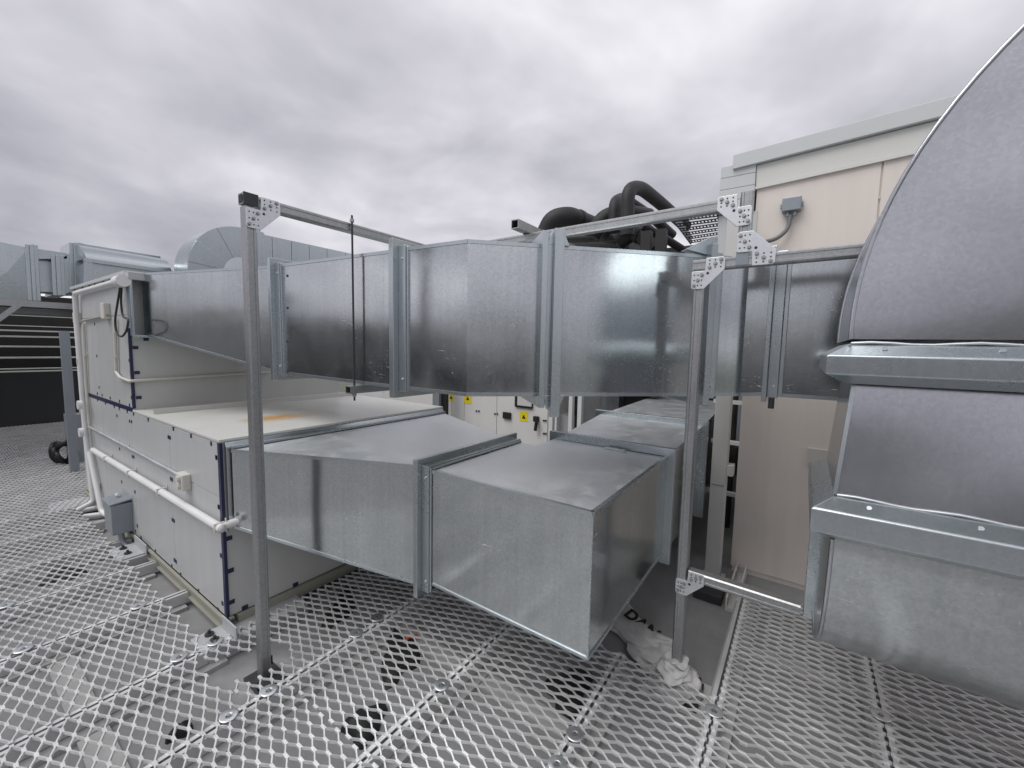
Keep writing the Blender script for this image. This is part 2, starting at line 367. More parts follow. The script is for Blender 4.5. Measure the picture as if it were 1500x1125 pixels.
# ------------------------------------------------------------------ duct builders
def rect(o, u, v, a, b):                # o lower corner, u/v unit vectors, a x b
    o, u, v = Vector(o), Vector(u), Vector(v); return [o, o+u*a, o+u*a+v*b, o+v*b]
def grow(r, p):
    u = (r[1]-r[0]).normalized(); v = (r[3]-r[0]).normalized(); return [r[0]-u*p-v*p, r[1]+u*p-v*p, r[2]+u*p+v*p, r[3]-u*p+v*p]
def ring(mb, r, ax, t, p, inset=.004):
    ax = Vector(ax).normalized()*t; i0 = grow(r, -inset); o0 = grow(r, p); vs = i0+o0+[q+ax for q in i0]+[q+ax for q in o0]; fs = []
    for i in range(4):
        j = (i+1) % 4; fs += [(i, j, 4+j, 4+i), (8+i, 12+i, 12+j, 8+j), (4+i, 4+j, 12+j, 12+i), (i, 8+i, 8+j, j)]
    mb.add(vs, fs)
def flange(r, ax, parent, p=.05, t1=.034, t2=.052, t3=.012, mat='galv_bright'):
    """slip-on duct flange: deep cap, recessed channel, thin lip; r is where it starts, ax the way it runs"""
    ax = Vector(ax).normalized(); mb = MB()
    ring(mb, r, ax, t1, p); ring(mb, [q+ax*t1 for q in r], ax, t2, p*.34); ring(mb, [q+ax*(t1+t2) for q in r], ax, t3, p*.18)
    f = mb.build('flange', M[mat], parent, .0025)
    s = MB(); n = (r[0]-r[1]).normalized()
    for k in (.07, .93):
        c = r[0].lerp(r[3], k)+ax*(t1+t2*.6)+n*(p*.34); s.cyl(c, c+n*.005, .006, 8)
    s.build('screw', M['zinc'], f); return f
def sheet(a, b, parent, name='duct_section', mat='galv', hem=True):
    """sheet-metal sleeve between two rectangles, with folded seams along its four edges"""
    mb = MB(); mb.hull(a, b, False); o = mb.build(name, M[mat], parent)
    if hem:
        for i in (0, 3):
            u = (a[1]-a[0]).normalized(); v = (a[3]-a[0]).normalized()*(1 if i == 3 else -1)
            for P, Q in ((a[i], b[i]),):
                h = MB(); h.hull([P-u*.004-v*.011, P+u*.006-v*.011, P+u*.006+v*.006, P-u*.004+v*.006], [Q-u*.004-v*.011, Q+u*.006-v*.011, Q+u*.006+v*.006, Q-u*.004+v*.006]); h.build('folded_seam', M['galv_bright'], o)
    return o
EX, EY, EZ = Vector((1, 0, 0)), Vector((0, 1, 0)), Vector((0, 0, 1))

# ------------------------------------------------------------------ air handling unit
AX, AY0, AY1, AYE, AXR = .915, 2.58, 4.14, 6.0, 2.62
unit = thing('air_handling_unit', 'long cream air handling unit of two stepped boxes with navy corner strips', 'air handling unit', (AX, AY0, ROOF))
MB().box(AX+.004, AXR, AY0+.004, AYE, .035, 1.045).build('lower_casing', M['panel_end'], unit)
MB().box(AX+.004, AXR, AY1+.004, AYE, 1.06, 2.07).build('upper_casing', M['panel_end'], unit)
def panel(y0, y1, z0, z1): MB().box(AX-.002, AX+.006, y0+.002, y1-.002, z0+.002, z1-.002).build('panel', M['panel'], unit, .0015)
for y0, y1 in ((2.605, 3.378), (3.378, 4.225), (4.225, 5.1), (5.1, 5.97)):
    panel(y0, y1, .732, 1.04); panel(y0, y1, .04, .732)
for y0, y1, z0, z1 in ((4.165, 4.62, 1.075, 1.78), (4.62, 5.72, 1.075, 1.78), (5.72, 5.97, 1.075, 1.78), (4.165, 5.97, 1.78, 2.06)): panel(y0, y1, z0, z1)
MB().box(AX-.004, AXR+.01, AY0-.004, AY1+.02, 1.045, 1.062).build('lid', M['lid'], unit, .003)
MB().box(AX-.012, AXR+.01, AY1-.012, AYE+.01, 2.07, 2.10).build('roof_cap', M['panel'], unit, .004)
mb = MB(); mb.box(AX+.03, AXR-.02, 3.80, 3.806, 1.062, 1.10); mb.box(AX+.03, AXR-.02, 3.806, 3.84, 1.062, 1.066); mb.build('lid_upstand', M['lid'], unit)
nv = MB()
for bb in ((AX-.004, AX+.012, AY0-.005, AY0+.024, .04, 1.04), (AX-.004, AX+.012, AY1-.005, AY1+.022, 1.074, 1.68), (AX-.0035, AX+.01, AY1+.03, AYE, 1.045, 1.073)): MB().box(*bb).build('navy_strip', M['navy'], unit)
MB().box(AX-.003, AX+.02, AY1-.004, AY1+.02, 1.68, 2.068).build('corner_strip', M['panel'], unit)
mb = MB(); mb.box(AX-.02, AX+.05, AY0-.02, AYE, -.045, -.038); mb.box(AX-.003, AX+.004, AY0-.02, AYE, -.038, .034); mb.box(AX-.02, AX+.03, AY0-.02, AYE, .02, .034); mb.box(AX+.05, AXR, AY0-.02, AY0+.004, -.038, .03)
mb.box(AX+.05, AXR-.05, AY0+.02, AYE-.05, -.04, .034)
rb = mb.build('base_rail', M['rail'], unit)
# small navy clips pressed in round the panels
cl = MB()
Z3 = [(322, 42), (308, 95), (347, 108), (417, 132), (495, 160), (580, 192), (597, 128), (308, 150), (376, 177), (450, 205), (492, 222), (560, 247), (613, 268), (473, 282), (580, 328), (597, 332), (737, 316), (950, 393), (908, 462), (923, 468), (1100, 452), (1270, 517), (1314, 635), (495, 563), (603, 627), (616, 631), (928, 815), (940, 822), (513, 840), (370, 1022), (438, 1087), (625, 925), (1334, 1052)]
Z6 = [(352, 430), (640, 467), (648, 472), (470, 497), (460, 522), (488, 553), (558, 618), (650, 662), (658, 670), (637, 692), (680, 732), (767, 812), (883, 872), (862, 903), (875, 640), (866, 405), (853, 165)]
Z2 = [(278, 332), (290, 497), (470, 712), (457, 520)]
Z1 = [(424, 635), (460, 625), (487, 617), (530, 604), (385, 648), (640, 575)]
pts = [(90+x/5.769, 560+y/5.769) for x, y in Z3]+[(60+x/3.31, 620+y/3.31) for x, y in Z6]+[(60+x/3.515, 380+y/3.515) for x, y in Z2]+[(x/3.517, 240+y/3.517) for x, y in Z1]
for q in pts:
    c = at(*q, X=AX)
    if AY0 < c.y < AYE: cl.box(AX-.0045, AX, c.y-.011, c.y+.011, c.z-.012, c.z+.012)
for x, y in [(912, 558), (920, 715), (925, 867), (990, 893), (1235, 782)]:
    c = at(60+x/3.31, 620+y/3.31, Y=AY0); cl.box(c.x-.016, c.x+.016, AY0-.001, AY0+.005, c.z-.012, c.z+.012)
for x, y in [(487, 454), (495, 583), (504, 711), (542, 411), (940, 320)]:
    c = at(60+x/3.515, 380+y/3.515, Y=AY1); cl.box(c.x-.016, c.x+.016, AY1-.001, AY1+.005, c.z-.012, c.z+.012)
cl.build('panel_clip', M['navy'], unit, kind='stuff')
# feet: angle brackets on the roof beams
def foot(y, x0, label, yw=.17):
    f = MB(); f.box(x0, AX-.022, y, y+yw, -.012, -.004); f.box(AX-.030, AX-.022, y-.05, y+yw-.03, -.004, .07)
    o = f.build('foot_bracket', M['grey_plate'], unit, .003); o['label'] = label
    s = MB()
    for k in ((.3, .75) if yw > .12 else (.5,)):
        c = Vector((x0+.075, y+yw*k, -.004)); s.cyl(c, c+EZ*.01, .022, 12); s.cyl(c, c+EZ*.028, .008, 6)
    s.build('bolt', M['dark'], o)
foot(3.97, .735, 'foot bracket with two bolts by the grey box', .27); foot(2.44, .745, 'front foot bracket with a single bolt', .16)
for y0, y1, x0, nm in ((3.95, 4.22, .76, 'under the two-bolt foot'), (2.42, 2.62, .77, 'under the front foot'), (5.62, 5.9, .62, 'at the rear end, beside the pipe bends')):
    z1 = -.0135 if y0 < 5 else -.006
    o = MB().box(x0, 1.3, y0, y1, ROOF, z1).build('roof_beam', M['grey_plate'], bevel=.006); settle(o, (x0, y0, ROOF)); tag(o, 'grey steel beam end supporting the cream unit '+nm, 'steel beam', 'beams under the cream unit')

# pipes and boxes on the unit's long face
PXX = AX-.036
def pipe(name, label, pts, r, mat='pipe_w', clips=(), cat='pipe', rounds=.08):
    t = thing(name, label, cat, pts[0]); MB().tube(pts, r, 12, rounds=rounds).build('tube', M[mat], t)
    for c in clips:
        MB().box(AX-.006, AX-.002, c.y-.008, c.y+.008, c.z-r-.018, c.z+r+.018).obox((c.x, c.y, c.z), (r*1.12, 0, 0), (0, .007, 0), (0, 0, r*1.12)).build('clip', M['box_cream'], t, .003)
    return t
def on(q, x=PXX): return at(*q, X=x)
a, b_ = on((136, 659)), on((326, 775))
pipe('drain_pipe', 'white plastic pipe sloping along the lower face and turning round the front corner', [a, b_, Vector((PXX, AY0-.05, b_.z-.003)), Vector((AX+.10, AY0-.05, b_.z+.005))], .022, clips=[a.lerp(b_, k) for k in (.18, .42, .66, .985)])
a = on((109, 432)); 
pipe('drain_pipe', 'upper white plastic pipe running under the roof cap of the unit to a vertical drop', [on((176, 411)), on((110, 430)), on((112, 470)), on((124, 620)), on((137, 735)), on((137, 738))+Vector((-.12, -.03, -.02))], .021, rounds=.04,
     clips=[on((117, 530)), on((121, 600))])
t = pipe('drain_pipe', 'vertical white plastic pipe at the rear corner, next to the first drop', [on((131, 662)), on((146, 735)), on((149, 750)), Vector((on((149, 750)).x+.1, on((160, 752)).y-.3, -.05))], .021, clips=[on((140, 715))])
for q, q2, nm in (((112, 750), (152, 742), 'upper'), ((122, 757), (160, 752), 'lower')):
    a, b_ = at(*q, Z=-.06), at(*q2, Z=-.06); pipe('floor_pipe', nm+' short white pipe lying on the roof at the rear foot of the unit', [a, b_], .024)
a, b_ = on((181, 411)), on((173, 413))
o = MB().tube([a, b_], .043, 14).build('inspection_cap', M['pipe_w']); settle(o, a); tag(o, 'round white access cap at the end of the upper pipe', 'inspection cap')
for q, nm in (((120, 593), 'upper'), ((122, 633), 'lower')):
    p = on(q, PXX-.03); o = MB().tube([p, p+Vector((-.03, 0, 0))], .042, 12).build('inspection_cap', M['pipe_w'], bevel=.008); settle(o, p); tag(o, nm+' of two round white caps on the rear vertical pipe', 'inspection cap')
def jbox(name, label, c, sy, sz, sx, mat, knobs=()):
    j = thing(name, label, 'junction box', c); MB().box(c.x-sx, c.x, c.y-sy, c.y+sy, c.z-sz, c.z+sz).build('case', M[mat], j, .008)
    for y, z in knobs:
        MB().tube([(c.x-sx-.001, c.y+y, c.z+z), (c.x-sx-.016, c.y+y, c.z+z)], .019, 12).build('knob', M[mat], j, .005)
    return j
jbox('junction_box', 'cream junction box with two knobs at the end of the metal conduit', on((276, 703), AX), .055, .05, .05, 'box_cream', ((-.018, .024), (-.018, -.024)))
jbox('junction_box', 'small cream junction box on the left over the upper door', on((118, 466), AX), .06, .05, .045, 'box_cream')
jbox('junction_box', 'small cream junction box right of the upper door, by the cable loop', on((160, 456), AX), .05, .065, .045, 'box_cream')
a, b_ = on((130, 625), AX-.016), on((266, 698), AX-.016)
pipe('conduit', 'thin metal conduit running down the lower face to the knobbed box', [a, b_], .011, 'zinc', [a.lerp(b_, k) for k in (.40, .52)], 'conduit')
pipe('conduit', 'thin conduit from the left junction box across to the cable loop box', [on((121, 470), AX-.02), on((158, 462), AX-.02)], .010, 'rail', (), 'conduit')
pipe('conduit', 'thin conduit dropping beside the door and turning along the end face', [on((168, 466), AX-.02), on((170, 545), AX-.02), on((176, 553), AX-.02), Vector((AX-.02, AY1-.02, on((199, 559), AX).z)), Vector((1.9, AY1-.02, on((199, 559), AX).z+.03))], .011, 'box_cream', [on((169, 489), AX-.02), on((170, 523), AX-.02)], 'conduit', .02)
pipe('conduit', 'thin white conduit at the left side of the upper door', [on((122, 474), AX-.02), on((126, 560), AX-.02), on((131, 622), AX-.02)], .012, 'box_cream', [on((125, 520), AX-.02)], 'conduit')
a = on((178, 420), AX-.03)
pipe('cable', 'black cable hanging in a loop below the round cap', [on((176, 421), AX-.03), on((172, 445), AX-.03), on((168, 470), AX-.05), on((171, 490), AX-.05), on((179, 494), AX-.05), on((186, 484), AX-.05), on((188, 468), AX-.04), on((179, 463), AX-.03), on((177, 440), AX-.03), on((178, 422), AX-.03)], .007, 'black', (), 'cable', .05)
# grey steel box with a lid
ga = thing('control_box', 'grey steel box with a folded lid low on the long cream face', 'control box', (AX, 4.5, .05))
MB().box(AX-.13, AX-.003, 4.33, 4.55, .06, .30).build('case', M['box_grey'], ga, .004)
MB().hull([(AX-.14, 4.32, .302), (AX-.003, 4.32, .318), (AX-.003, 4.56, .318), (AX-.14, 4.56, .302)], [(AX-.14, 4.32, .316), (AX-.003, 4.32, .334), (AX-.003, 4.56, .334), (AX-.14, 4.56, .316)]).build('cover', M['box_grey'], ga, .003)
MB().box(AX-.004, AX-.0022, 4.30, 4.58, .04, .36).build('back_plate', M['grey_plate'], ga)
MB().tube([(AX-.06, 4.50, .336), (AX-.06, 4.44, .345)], .012, 8).build('gland', M['pipe_w'], ga)
MB().tube([(AX-.07, 4.38, .06), (AX-.07, 4.37, -.03), (AX-.03, 4.30, -.07)], .020, 10, rounds=.05).build('conduit_tail', M['box_grey'], ga)

# ------------------------------------------------------------------ upper duct
UX = 1.45
up = thing('upper_duct', 'long galvanised duct at head height, offset by an angled middle length', 'duct', (UX, 2.0, 1.37))
zb, ztp = 1.372, 2.07
cA = rect((.985, 4.055, 1.635), EX, EZ, .95, .445)
cB = rect((UX, 3.03, zb+.012), EX, EZ, .5, 2.118-zb-.012)
# collar on the unit, recessed neck, first tapering length
nk = rect((.922, 4.14, 1.625), EX, EZ, 1.02, .445)
sheet(nk, [q-EY*.085 for q in nk], up, 'connector', 'teal', False)
mb = MB(); ring(mb, [q-EY*.075 for q in nk], -EY, .03, .012); mb.build('collar_frame', M['galv_bright'], up, .002)
o = MB().box(.905, 1.0, 4.03, 4.128, 2.03, 2.085).build('corner_bracket', M['grey_plate'], up, .003)
sheet(cA, cB, up, 'tapered_section')
flange(cB, -EY, up, .05)
cC = [q-EY*.098 for q in cB]
c2 = rect((UX, 1.76, zb), EX, EZ, .5, ztp+.012-zb)
sheet(cC, c2, up); flange(c2, -EY, up, .05)
for q in (400, 447, 496, 540): a = at(421, q+4, X=UX); MB().cyl((UX-.004, a.y, a.z), (UX+.001, a.y, a.z), .009, 8).build('screw', M['dark'], up)
c3 = [q-EY*.098 for q in c2]
cor = rect((UX, 1.272, zb), EX, EZ, 1, ztp-zb); cor[1] = Vector((1.95, 1.479, zb)); cor[2] = Vector((1.95, 1.479, ztp))
sheet(c3, cor, up, 'mitred_section')
D = Vector((1, -1, 0)).normalized(); PD = Vector((1, 1, 0)).normalized()
def r45(x, z1=ztp): return rect((x, 2.722-x, zb), PD, EZ, .5, z1-zb)
r1 = r45(1.685); sheet(cor, r1, up, 'mitred_section'); flange(r1, D, up, .055, .028, .058, .012)
# broad stiffener post over this joint, sticking out above and below
mb = MB(); c0 = Vector((1.735, .987, 0))-PD*.0
mb.prism([c0+D*(-.012)-PD*.05+EZ*(zb-.10), c0+D*.034-PD*.05+EZ*(zb-.10), c0+D*.034-PD*.05+EZ*(ztp+.07), c0+D*(-.012)-PD*.05+EZ*(ztp+.07)], PD*.03); mb.build('stiffener', M['galv_bright'], up, .002)
for zs, s in ((zb, -1), (ztp, 1)):
    mb = MB(); b0 = c0+D*.012-PD*.02
    mb.prism([b0-D*.055+EZ*zs, b0+D*.055+EZ*zs, b0+D*.02+EZ*(zs+s*.075), b0-D*.02+EZ*(zs+s*.075)], PD*.06); mb.build('ear_plate', M['galv_bright'], up, .002)
r2 = r45(2.285); sheet([q+D*.098 for q in r1], r2, up); flange(r2, D, up, .05)
mb = MB(); b0 = Vector((2.285, .437, ztp))
mb.prism([b0-PD*.02, b0+D*.05-PD*.02, b0+D*.05-PD*.02+EZ*.09, b0+D*.015-PD*.02+EZ*.09, b0-D*.12-PD*.02+EZ*.02], PD*.05); mb.build('ear_plate', M['galv_bright'], up, .002)
cor2 = [Vector((2.46, .262, zb)), Vector((2.96, .469, zb)), Vector((2.96, .469, ztp)), Vector((2.46, .262, ztp))]
sheet([q+D*.098 for q in r2], cor2, up, 'mitred_section')
r3 = rect((2.46, .165, zb+.01), EX, EZ, .5, ztp-zb); sheet(cor2, r3, up, 'mitred_section'); flange(r3, -EY, up, .035, .022, .046, .02)
r4 = rect((2.46, -1.6, zb+.03), EX, EZ, .5, ztp-zb); sheet([q-EY*.088 for q in r3], r4, up)
MB().cyl((2.445, .12, zb-.055), (2.445, .12, zb+.0), .014, 6).build('bolt', M['dark'], up)
# ------------------------------------------------------------------ lower duct
lo = thing('lower_duct', 'galvanised lower duct tapering from the cream unit into a big square elbow', 'duct', (UX, 1.5, .37))
LT, LB = .968, .372
l0 = rect((.955, 2.535, .565), EX, EZ, 1.66, .437)
mb = MB(); ring(mb, [q+EY*.045 for q in grow(l0, -.002)], -EY, .03, .022); mb.build('collar_frame', M['galv_bright'], lo, .002)
MB().hull([(AX+.02, AY0-.002, 1.008), (AXR, AY0-.002, 1.012), (AXR, AY0-.03, 1.012), (AX+.02, AY0-.03, 1.008)], [(AX+.02, AY0-.002, 1.044), (AXR, AY0-.002, 1.044), (AXR, AY0-.012, 1.044), (AX+.02, AY0-.012, 1.044)]).build('cover_angle', M['galv_bright'], lo, .002)
l1 = rect((UX, 1.585, .335), EX, EZ, .80, LT+.008-.335)
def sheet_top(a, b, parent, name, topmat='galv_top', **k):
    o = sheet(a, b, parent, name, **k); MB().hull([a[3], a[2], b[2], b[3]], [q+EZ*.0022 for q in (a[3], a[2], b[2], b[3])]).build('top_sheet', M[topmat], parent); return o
sheet_top(l0, l1, lo, 'tapered_section')
flange(l1, -EY, lo, .045, .03, .05, .012)
poly = [(UX, .622), (2.50, .622), (2.50, 1.375), (2.245, 1.375), (2.245, 1.49), (UX, 1.49)]
eb = [Vector((x, y, LB)) for x, y in poly]; et = [Vector((x, y, LT)) for x, y in poly]
MB().hull(eb, et, False).build('square_elbow', M['galv'], lo)
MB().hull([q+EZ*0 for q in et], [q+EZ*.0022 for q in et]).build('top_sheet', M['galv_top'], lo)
MB().hull([q-EZ*.002 for q in eb], eb).build('bottom_sheet', M['galv'], lo)
for P, Q, nrm in ((et[0], et[1], -EY), (et[0], et[5], -EX)):
    dv = nrm*.006; h = MB(); h.hull([P+dv-EZ*.012, P-dv*2-EZ*.012, P-dv*2+EZ*.007, P+dv+EZ*.007], [Q+dv-EZ*.012, Q-dv*2-EZ*.012, Q-dv*2+EZ*.007, Q+dv+EZ*.007]); h.build('folded_seam', M['galv_bright'], lo)
for P, Q, nrm in ((eb[0], eb[1], -EY), (eb[0], eb[5], -EX)):
    dv = nrm*.005; h = MB(); h.hull([P+dv-EZ*.004, P-dv-EZ*.004, P-dv+EZ*.008, P+dv+EZ*.008], [Q+dv-EZ*.004, Q-dv-EZ*.004, Q-dv+EZ*.008, Q+dv+EZ*.008]); h.build('folded_seam', M['galv_bright'], lo)
h = MB(); h.box(UX-.004, UX+.004, .618, .626, LB, LT-.012)
h.build('folded_seam', M['galv_bright'], lo)
rB = rect((2.50, .622, LB-.01), EY, EZ, .753, LT+.008-LB+.01); flange(rB, EX, lo, .045, .03, .05, .012)
MB().box(2.44, 2.47, .86, .99, LT+.003, LT+.012).build('seam_clip', M['zinc'], lo)
s1 = [q+EX*.092 for q in rB]; s2 = rect((3.52, .622, .31), EY, EZ, .86, 1.0-.31); sheet_top(s1, s2, lo, 'duct_section', hem=False); flange(s2, EX, lo, .045)
s3 = [q+EX*.098 for q in s2]; s4 = rect((5.25, .70, .27), EY, EZ, .80, 1.02-.27); sheet_top(s3, s4, lo, 'duct_section', hem=False)

# ------------------------------------------------------------------ big curved riser duct on the right
BX, BY = 1.5, -.104; RW = .95; DEP = .50
rz = thing('riser_duct', 'big rounded galvanised riser duct with two deep folded flanges, nearest at right', 'duct', (BX, BY-RW/2, .52))
n = 28; R, czz = 1.04, 1.668; cyy = BY-R
arc = [(cyy+R*math.cos(a), czz+R*math.sin(a)) for a in [math.pi/2*i/n for i in range(n+1)]]
inn = [(cyy+.12*math.cos(a), czz+.12*math.sin(a)) for a in [math.pi/2*i/n for i in range(n+1)]]
z1t = 1.640
outl = [(BY, z1t)]+arc+[(cyy-.5, czz+R)]; inl = [(cyy+.12, z1t)]+inn+[(cyy-.5, czz+.12)]
for xx, nm in ((BX, 'cheek_plate'), (BX+DEP, 'cheek_plate')):
    mb = MB(); k = len(outl); vs = [(xx, y, z) for y, z in outl]+[(xx, y, z) for y, z in inl]
    mb.add(vs, [(i, i+1, k+i+1, k+i) for i in range(k-1)]); mb.build(nm, M['galv_dull'], rz)
mb = MB(); k = len(outl); mb.add([(BX, y, z) for y, z in outl]+[(BX+DEP, y, z) for y, z in outl], [(i, i+1, k+i+1, k+i) for i in range(k-1)], True); mb.build('heel_sheet', M['galv_bright'], rz)
mb = MB(); mb.tube([(BX-.001, y+.002, z) for y, z in outl], .0055, 8); mb.tube([(BX+DEP, y+.002, z) for y, z in outl], .0055, 8); mb.build('folded_seam', M['galv_dull'], rz)
def deep_flange(zc, up_, dn, hgt, p, label):
    """hexagonal folded cleat right round the riser"""
    prof = [(.0, hgt/2+up_), (p*.92, hgt/2+.004), (p, hgt/2), (p, -hgt/2), (p*.92, -hgt/2-.003), (.0, -hgt/2-dn)]
    mb = MB(); rings = []
    for q, z in prof: rings.append([(BX-q, BY+q, zc+z), (BX+DEP+q, BY+q, zc+z), (BX+DEP+q, BY-RW-q, zc+z), (BX-q, BY-RW-q, zc+z)])
    vs = [v for r in rings for v in r]
    mb.add(vs, [(a*4+i, a*4+(i+1) % 4, (a+1)*4+(i+1) % 4, (a+1)*4+i) for a in range(len(prof)-1) for i in range(4)])
    f = mb.build('flange', M['galv_bright'], rz, .0025); f['label'] = label
    s = MB()
    for y in (BY-.07, BY-.28): s.tube([(BX-p*.45, y, zc+hgt/2+up_*.55), (BX-p*.45-.003, y, zc+hgt/2+up_*.55+.003)], .006, 8)
    s.build('rivet', M['galv_bright'], f)
    b_ = MB(); b_.tube([(BX-.004, y, zc+hgt/2+up_+.003*math.sin(y*31)) for y in np.linspace(BY, BY-RW, 24)], .004, 6); b_.build('sealant_bead', M['zinc'], f)
    return f
deep_flange(1.568, .035, .027, .050, .053, 'upper folded flange')
deep_flange(1.124, .036, .030, .066, .058, 'lower folded flange')
tp = [Vector(q) for q in ((BX+.05, BY-.018, 1.525), (BX+DEP, BY-.018, 1.525), (BX+DEP, BY-RW, 1.525), (BX+.05, BY-RW, 1.525))]
bt = [Vector(q) for q in ((BX, BY+.006, 1.19), (BX+DEP, BY+.006, 1.19), (BX+DEP, BY-RW, 1.19), (BX, BY-RW, 1.19))]
MB().hull(tp, bt, False).build('tapered_section', M['galv_dull'], rz)
MB().hull([tp[0]+Vector((-.008, .004, 0)), tp[0]+Vector((.004, .004, 0)), tp[0]+Vector((.004, -.006, 0)), tp[0]+Vector((-.008, -.006, 0))], [bt[0]+Vector((-.008, .004, .006)), bt[0]+Vector((.004, .004, .006)), bt[0]+Vector((.004, -.006, .006)), bt[0]+Vector((-.008, -.006, .006))]).build('folded_seam', M['galv_bright'], rz)
# lower bend, turning away
R2, zc2 = .52, 1.04
lowo = [(BX, 1.06)]+[(BX+R2-R2*math.cos(a), zc2-R2*math.sin(a)) for a in [math.pi/2*i/20 for i in range(21)]]+[(BX+R2+.06, zc2-R2)]
lowi = [(BX+DEP, 1.06)]+[(BX+R2-.02*math.cos(a), zc2-.02*math.sin(a)) for a in [math.pi/2*i/20 for i in range(21)]]+[(BX+R2+.06, zc2-.02)]
for yy_ in (BY, BY-RW):
    mb = MB(); k = len(lowo); mb.add([(x, yy_, z) for x, z in lowo]+[(x, yy_, z) for x, z in lowi], [(i, i+1, k+i+1, k+i) for i in range(k-1)]); mb.build('cheek_plate', M['galv_bright'], rz)
mb = MB(); mb.add([(x, BY, z) for x, z in lowo]+[(x, BY-RW, z) for x, z in lowo], [(i, i+1, k+i+1, k+i) for i in range(k-1)], True); mb.build('heel_sheet', M['galv'], rz)
mb = MB(); mb.tube([(x, BY+.001, z) for x, z in lowo], .006, 8); mb.build('folded_seam', M['galv_dull'], rz)
fr = rect((BX+R2+.06, BY-RW, zc2-R2), EY, EZ, RW, R2-.02); flange(fr, EX, rz, .035, .03, .03, .01)
sheet([q+EX*.07 for q in fr], [q+EX*.5 for q in fr], rz, hem=False)

# ------------------------------------------------------------------ strut frames and gusset plates
SW = .048
def gusset_shape(o, a, b, nrm, parent, size=.135):
    """cut-corner gusset: o outer corner, a along the beam, b along the post, nrm outwards"""
    o, a, b, nrm = map(Vector, (o, a, b, nrm)); s = size; q = s*.41; ch = .008
    P = [(q+.003, 0), (s-ch, 0), (s, ch), (s, q), (q, s), (ch, s), (0, s-ch), (0, q+.003), (ch, q), (q-ch*.3, q), (q, q-ch*.3)]
    mb = MB(); mb.prism([o+a*x+b*y for x, y in P], nrm*.006); g = mb.build('gusset_plate', M['zinc'], parent, .0012)
    hl = MB(); bm_pts = []
    for (ux, uy) in ((1, 0), (0, 1)):
        for i in range(3):
            for j in range(3):
                e = q+.018+(s-q-.034)*i/2; w_ = .012+(q-.024)*j/2
                c = o+a*(e if ux else w_)+b*(w_ if ux else e)+nrm*.0062
                if (i+j) % 2 == 0 and (i, j) in ((0, 2), (1, 1), (2, 0)): bm_pts.append(c)
                else: hl.cyl(c, c+nrm*.0006, .0034, 8)
    c = o+a*q*1.22+b*q*1.22+nrm*.0062; hl.cyl(c, c+nrm*.0006, .006, 10)
    hl.build('hole', M['hole'], g, kind='stuff')
    for c in bm_pts:
        k = MB(); k.cyl(c, c+nrm*.003, .0085, 12); k.cyl(c+nrm*.003, c+nrm*.009, .006, 6); k.build('bolt', M['strut'], g)
def strut(parent, name, p0, p1, face, sw=SW):
    """lipped channel: box with a shallow groove down its visible face"""
    p0, p1, face = Vector(p0), Vector(p1), Vector(face); d = (p1-p0).normalized(); s = d.cross(face).normalized(); hw = sw/2
    prof = [(-hw, -hw), (hw, -hw), (hw, hw-.006), (hw-.006, hw), (hw*.42, hw), (hw*.36, hw-.003), (-hw*.36, hw-.003), (-hw*.42, hw), (-hw+.006, hw), (-hw, hw-.006)]
    mb = MB(); mb.hull([p0+s*x+face*y for x, y in prof], [p1+s*x+face*y for x, y in prof]); o = mb.build(name, M['strut'], parent)
    return o
def open_end(parent, c, d, face, sw=SW):       # dark hollow end of a box strut
    c, d, face = Vector(c), Vector(d), Vector(face); s = d.cross(face)
    mb = MB(); mb.obox(c+d*.0015, s*(sw*.36), face*(sw*.36), d*.0008); mb.build('hollow_end', M['hole'], parent)
fa = thing('strut_frame', 'galvanised strut frame with the foremost post and a beam back over the upper duct', 'strut frame', (.905, 2.12, ROOF))
P1 = (.905, 2.12); zt1 = 2.262
strut(fa, 'post', (P1[0], P1[1], ROOF+.008), (P1[0], P1[1], zt1-.055), (0, -1, 0))
strut(fa, 'beam', (P1[0]-.03, P1[1], zt1-.024), (2.05, P1[1], zt1-.024), (0, -1, 0))
open_end(fa, (P1[0]-.03, P1[1], zt1-.024), -EX, -EY)
MB().box(P1[0]-.03, P1[0]+.032, P1[1]-.03, P1[1]-.0245, zt1-.05, zt1+.003).build('end_cap', M['dark'], fa)
gusset_shape((P1[0]-.022, P1[1]-.0245, zt1), EX, -EZ, -EY, fa, .15)
MB().box(P1[0]-.07, P1[0]+.07, P1[1]-.09, P1[1]+.07, ROOF+.003, ROOF+.02).build('base_plate', M['dark'], fa, .002)
s = MB()
for dx, dy in ((-.06, -.07), (.06, .06)): s.cyl((P1[0]+dx, P1[1]+dy, ROOF+.02), (P1[0]+dx, P1[1]+dy, ROOF+.06), .007, 8)
s.build('anchor_bolt', M['black'], fa)
rod = thing('hanger_rod', 'thin threaded rod hanging from the left beam beside the duct, with a short trapeze strut', 'hanger rod', (1.415, 2.07, 1.30))
MB().cyl((1.415, 2.085, 1.275), (1.415, 2.085, 2.30), .0055, 8).build('rod', M['dark'], rod)
nn = MB(); nn.cyl((1.415, 2.085, 1.30), (1.415, 2.085, 1.315), .012, 6); nn.cyl((1.415, 2.085, 2.264), (1.415, 2.085, 2.28), .012, 6); nn.build('nut', M['strut'], rod)
mb = MB(); 
for z0, z1, y0, y1 in ((1.318, 1.322, 2.06, 2.11), (1.356, 1.36, 2.06, 2.11), (1.322, 1.356, 2.06, 2.064), (1.322, 1.356, 2.106, 2.11)): mb.box(1.375, 2.05, y0, y1, z0, z1)
mb.build('trapeze_strut', M['strut'], rod)
FX = 2.08
fb = thing('strut_frame', 'galvanised strut frame carrying the duct between the plastic-wrapped post and the curved riser', 'strut frame', (FX, .42, ROOF))
fn = (-1, 0, 0)
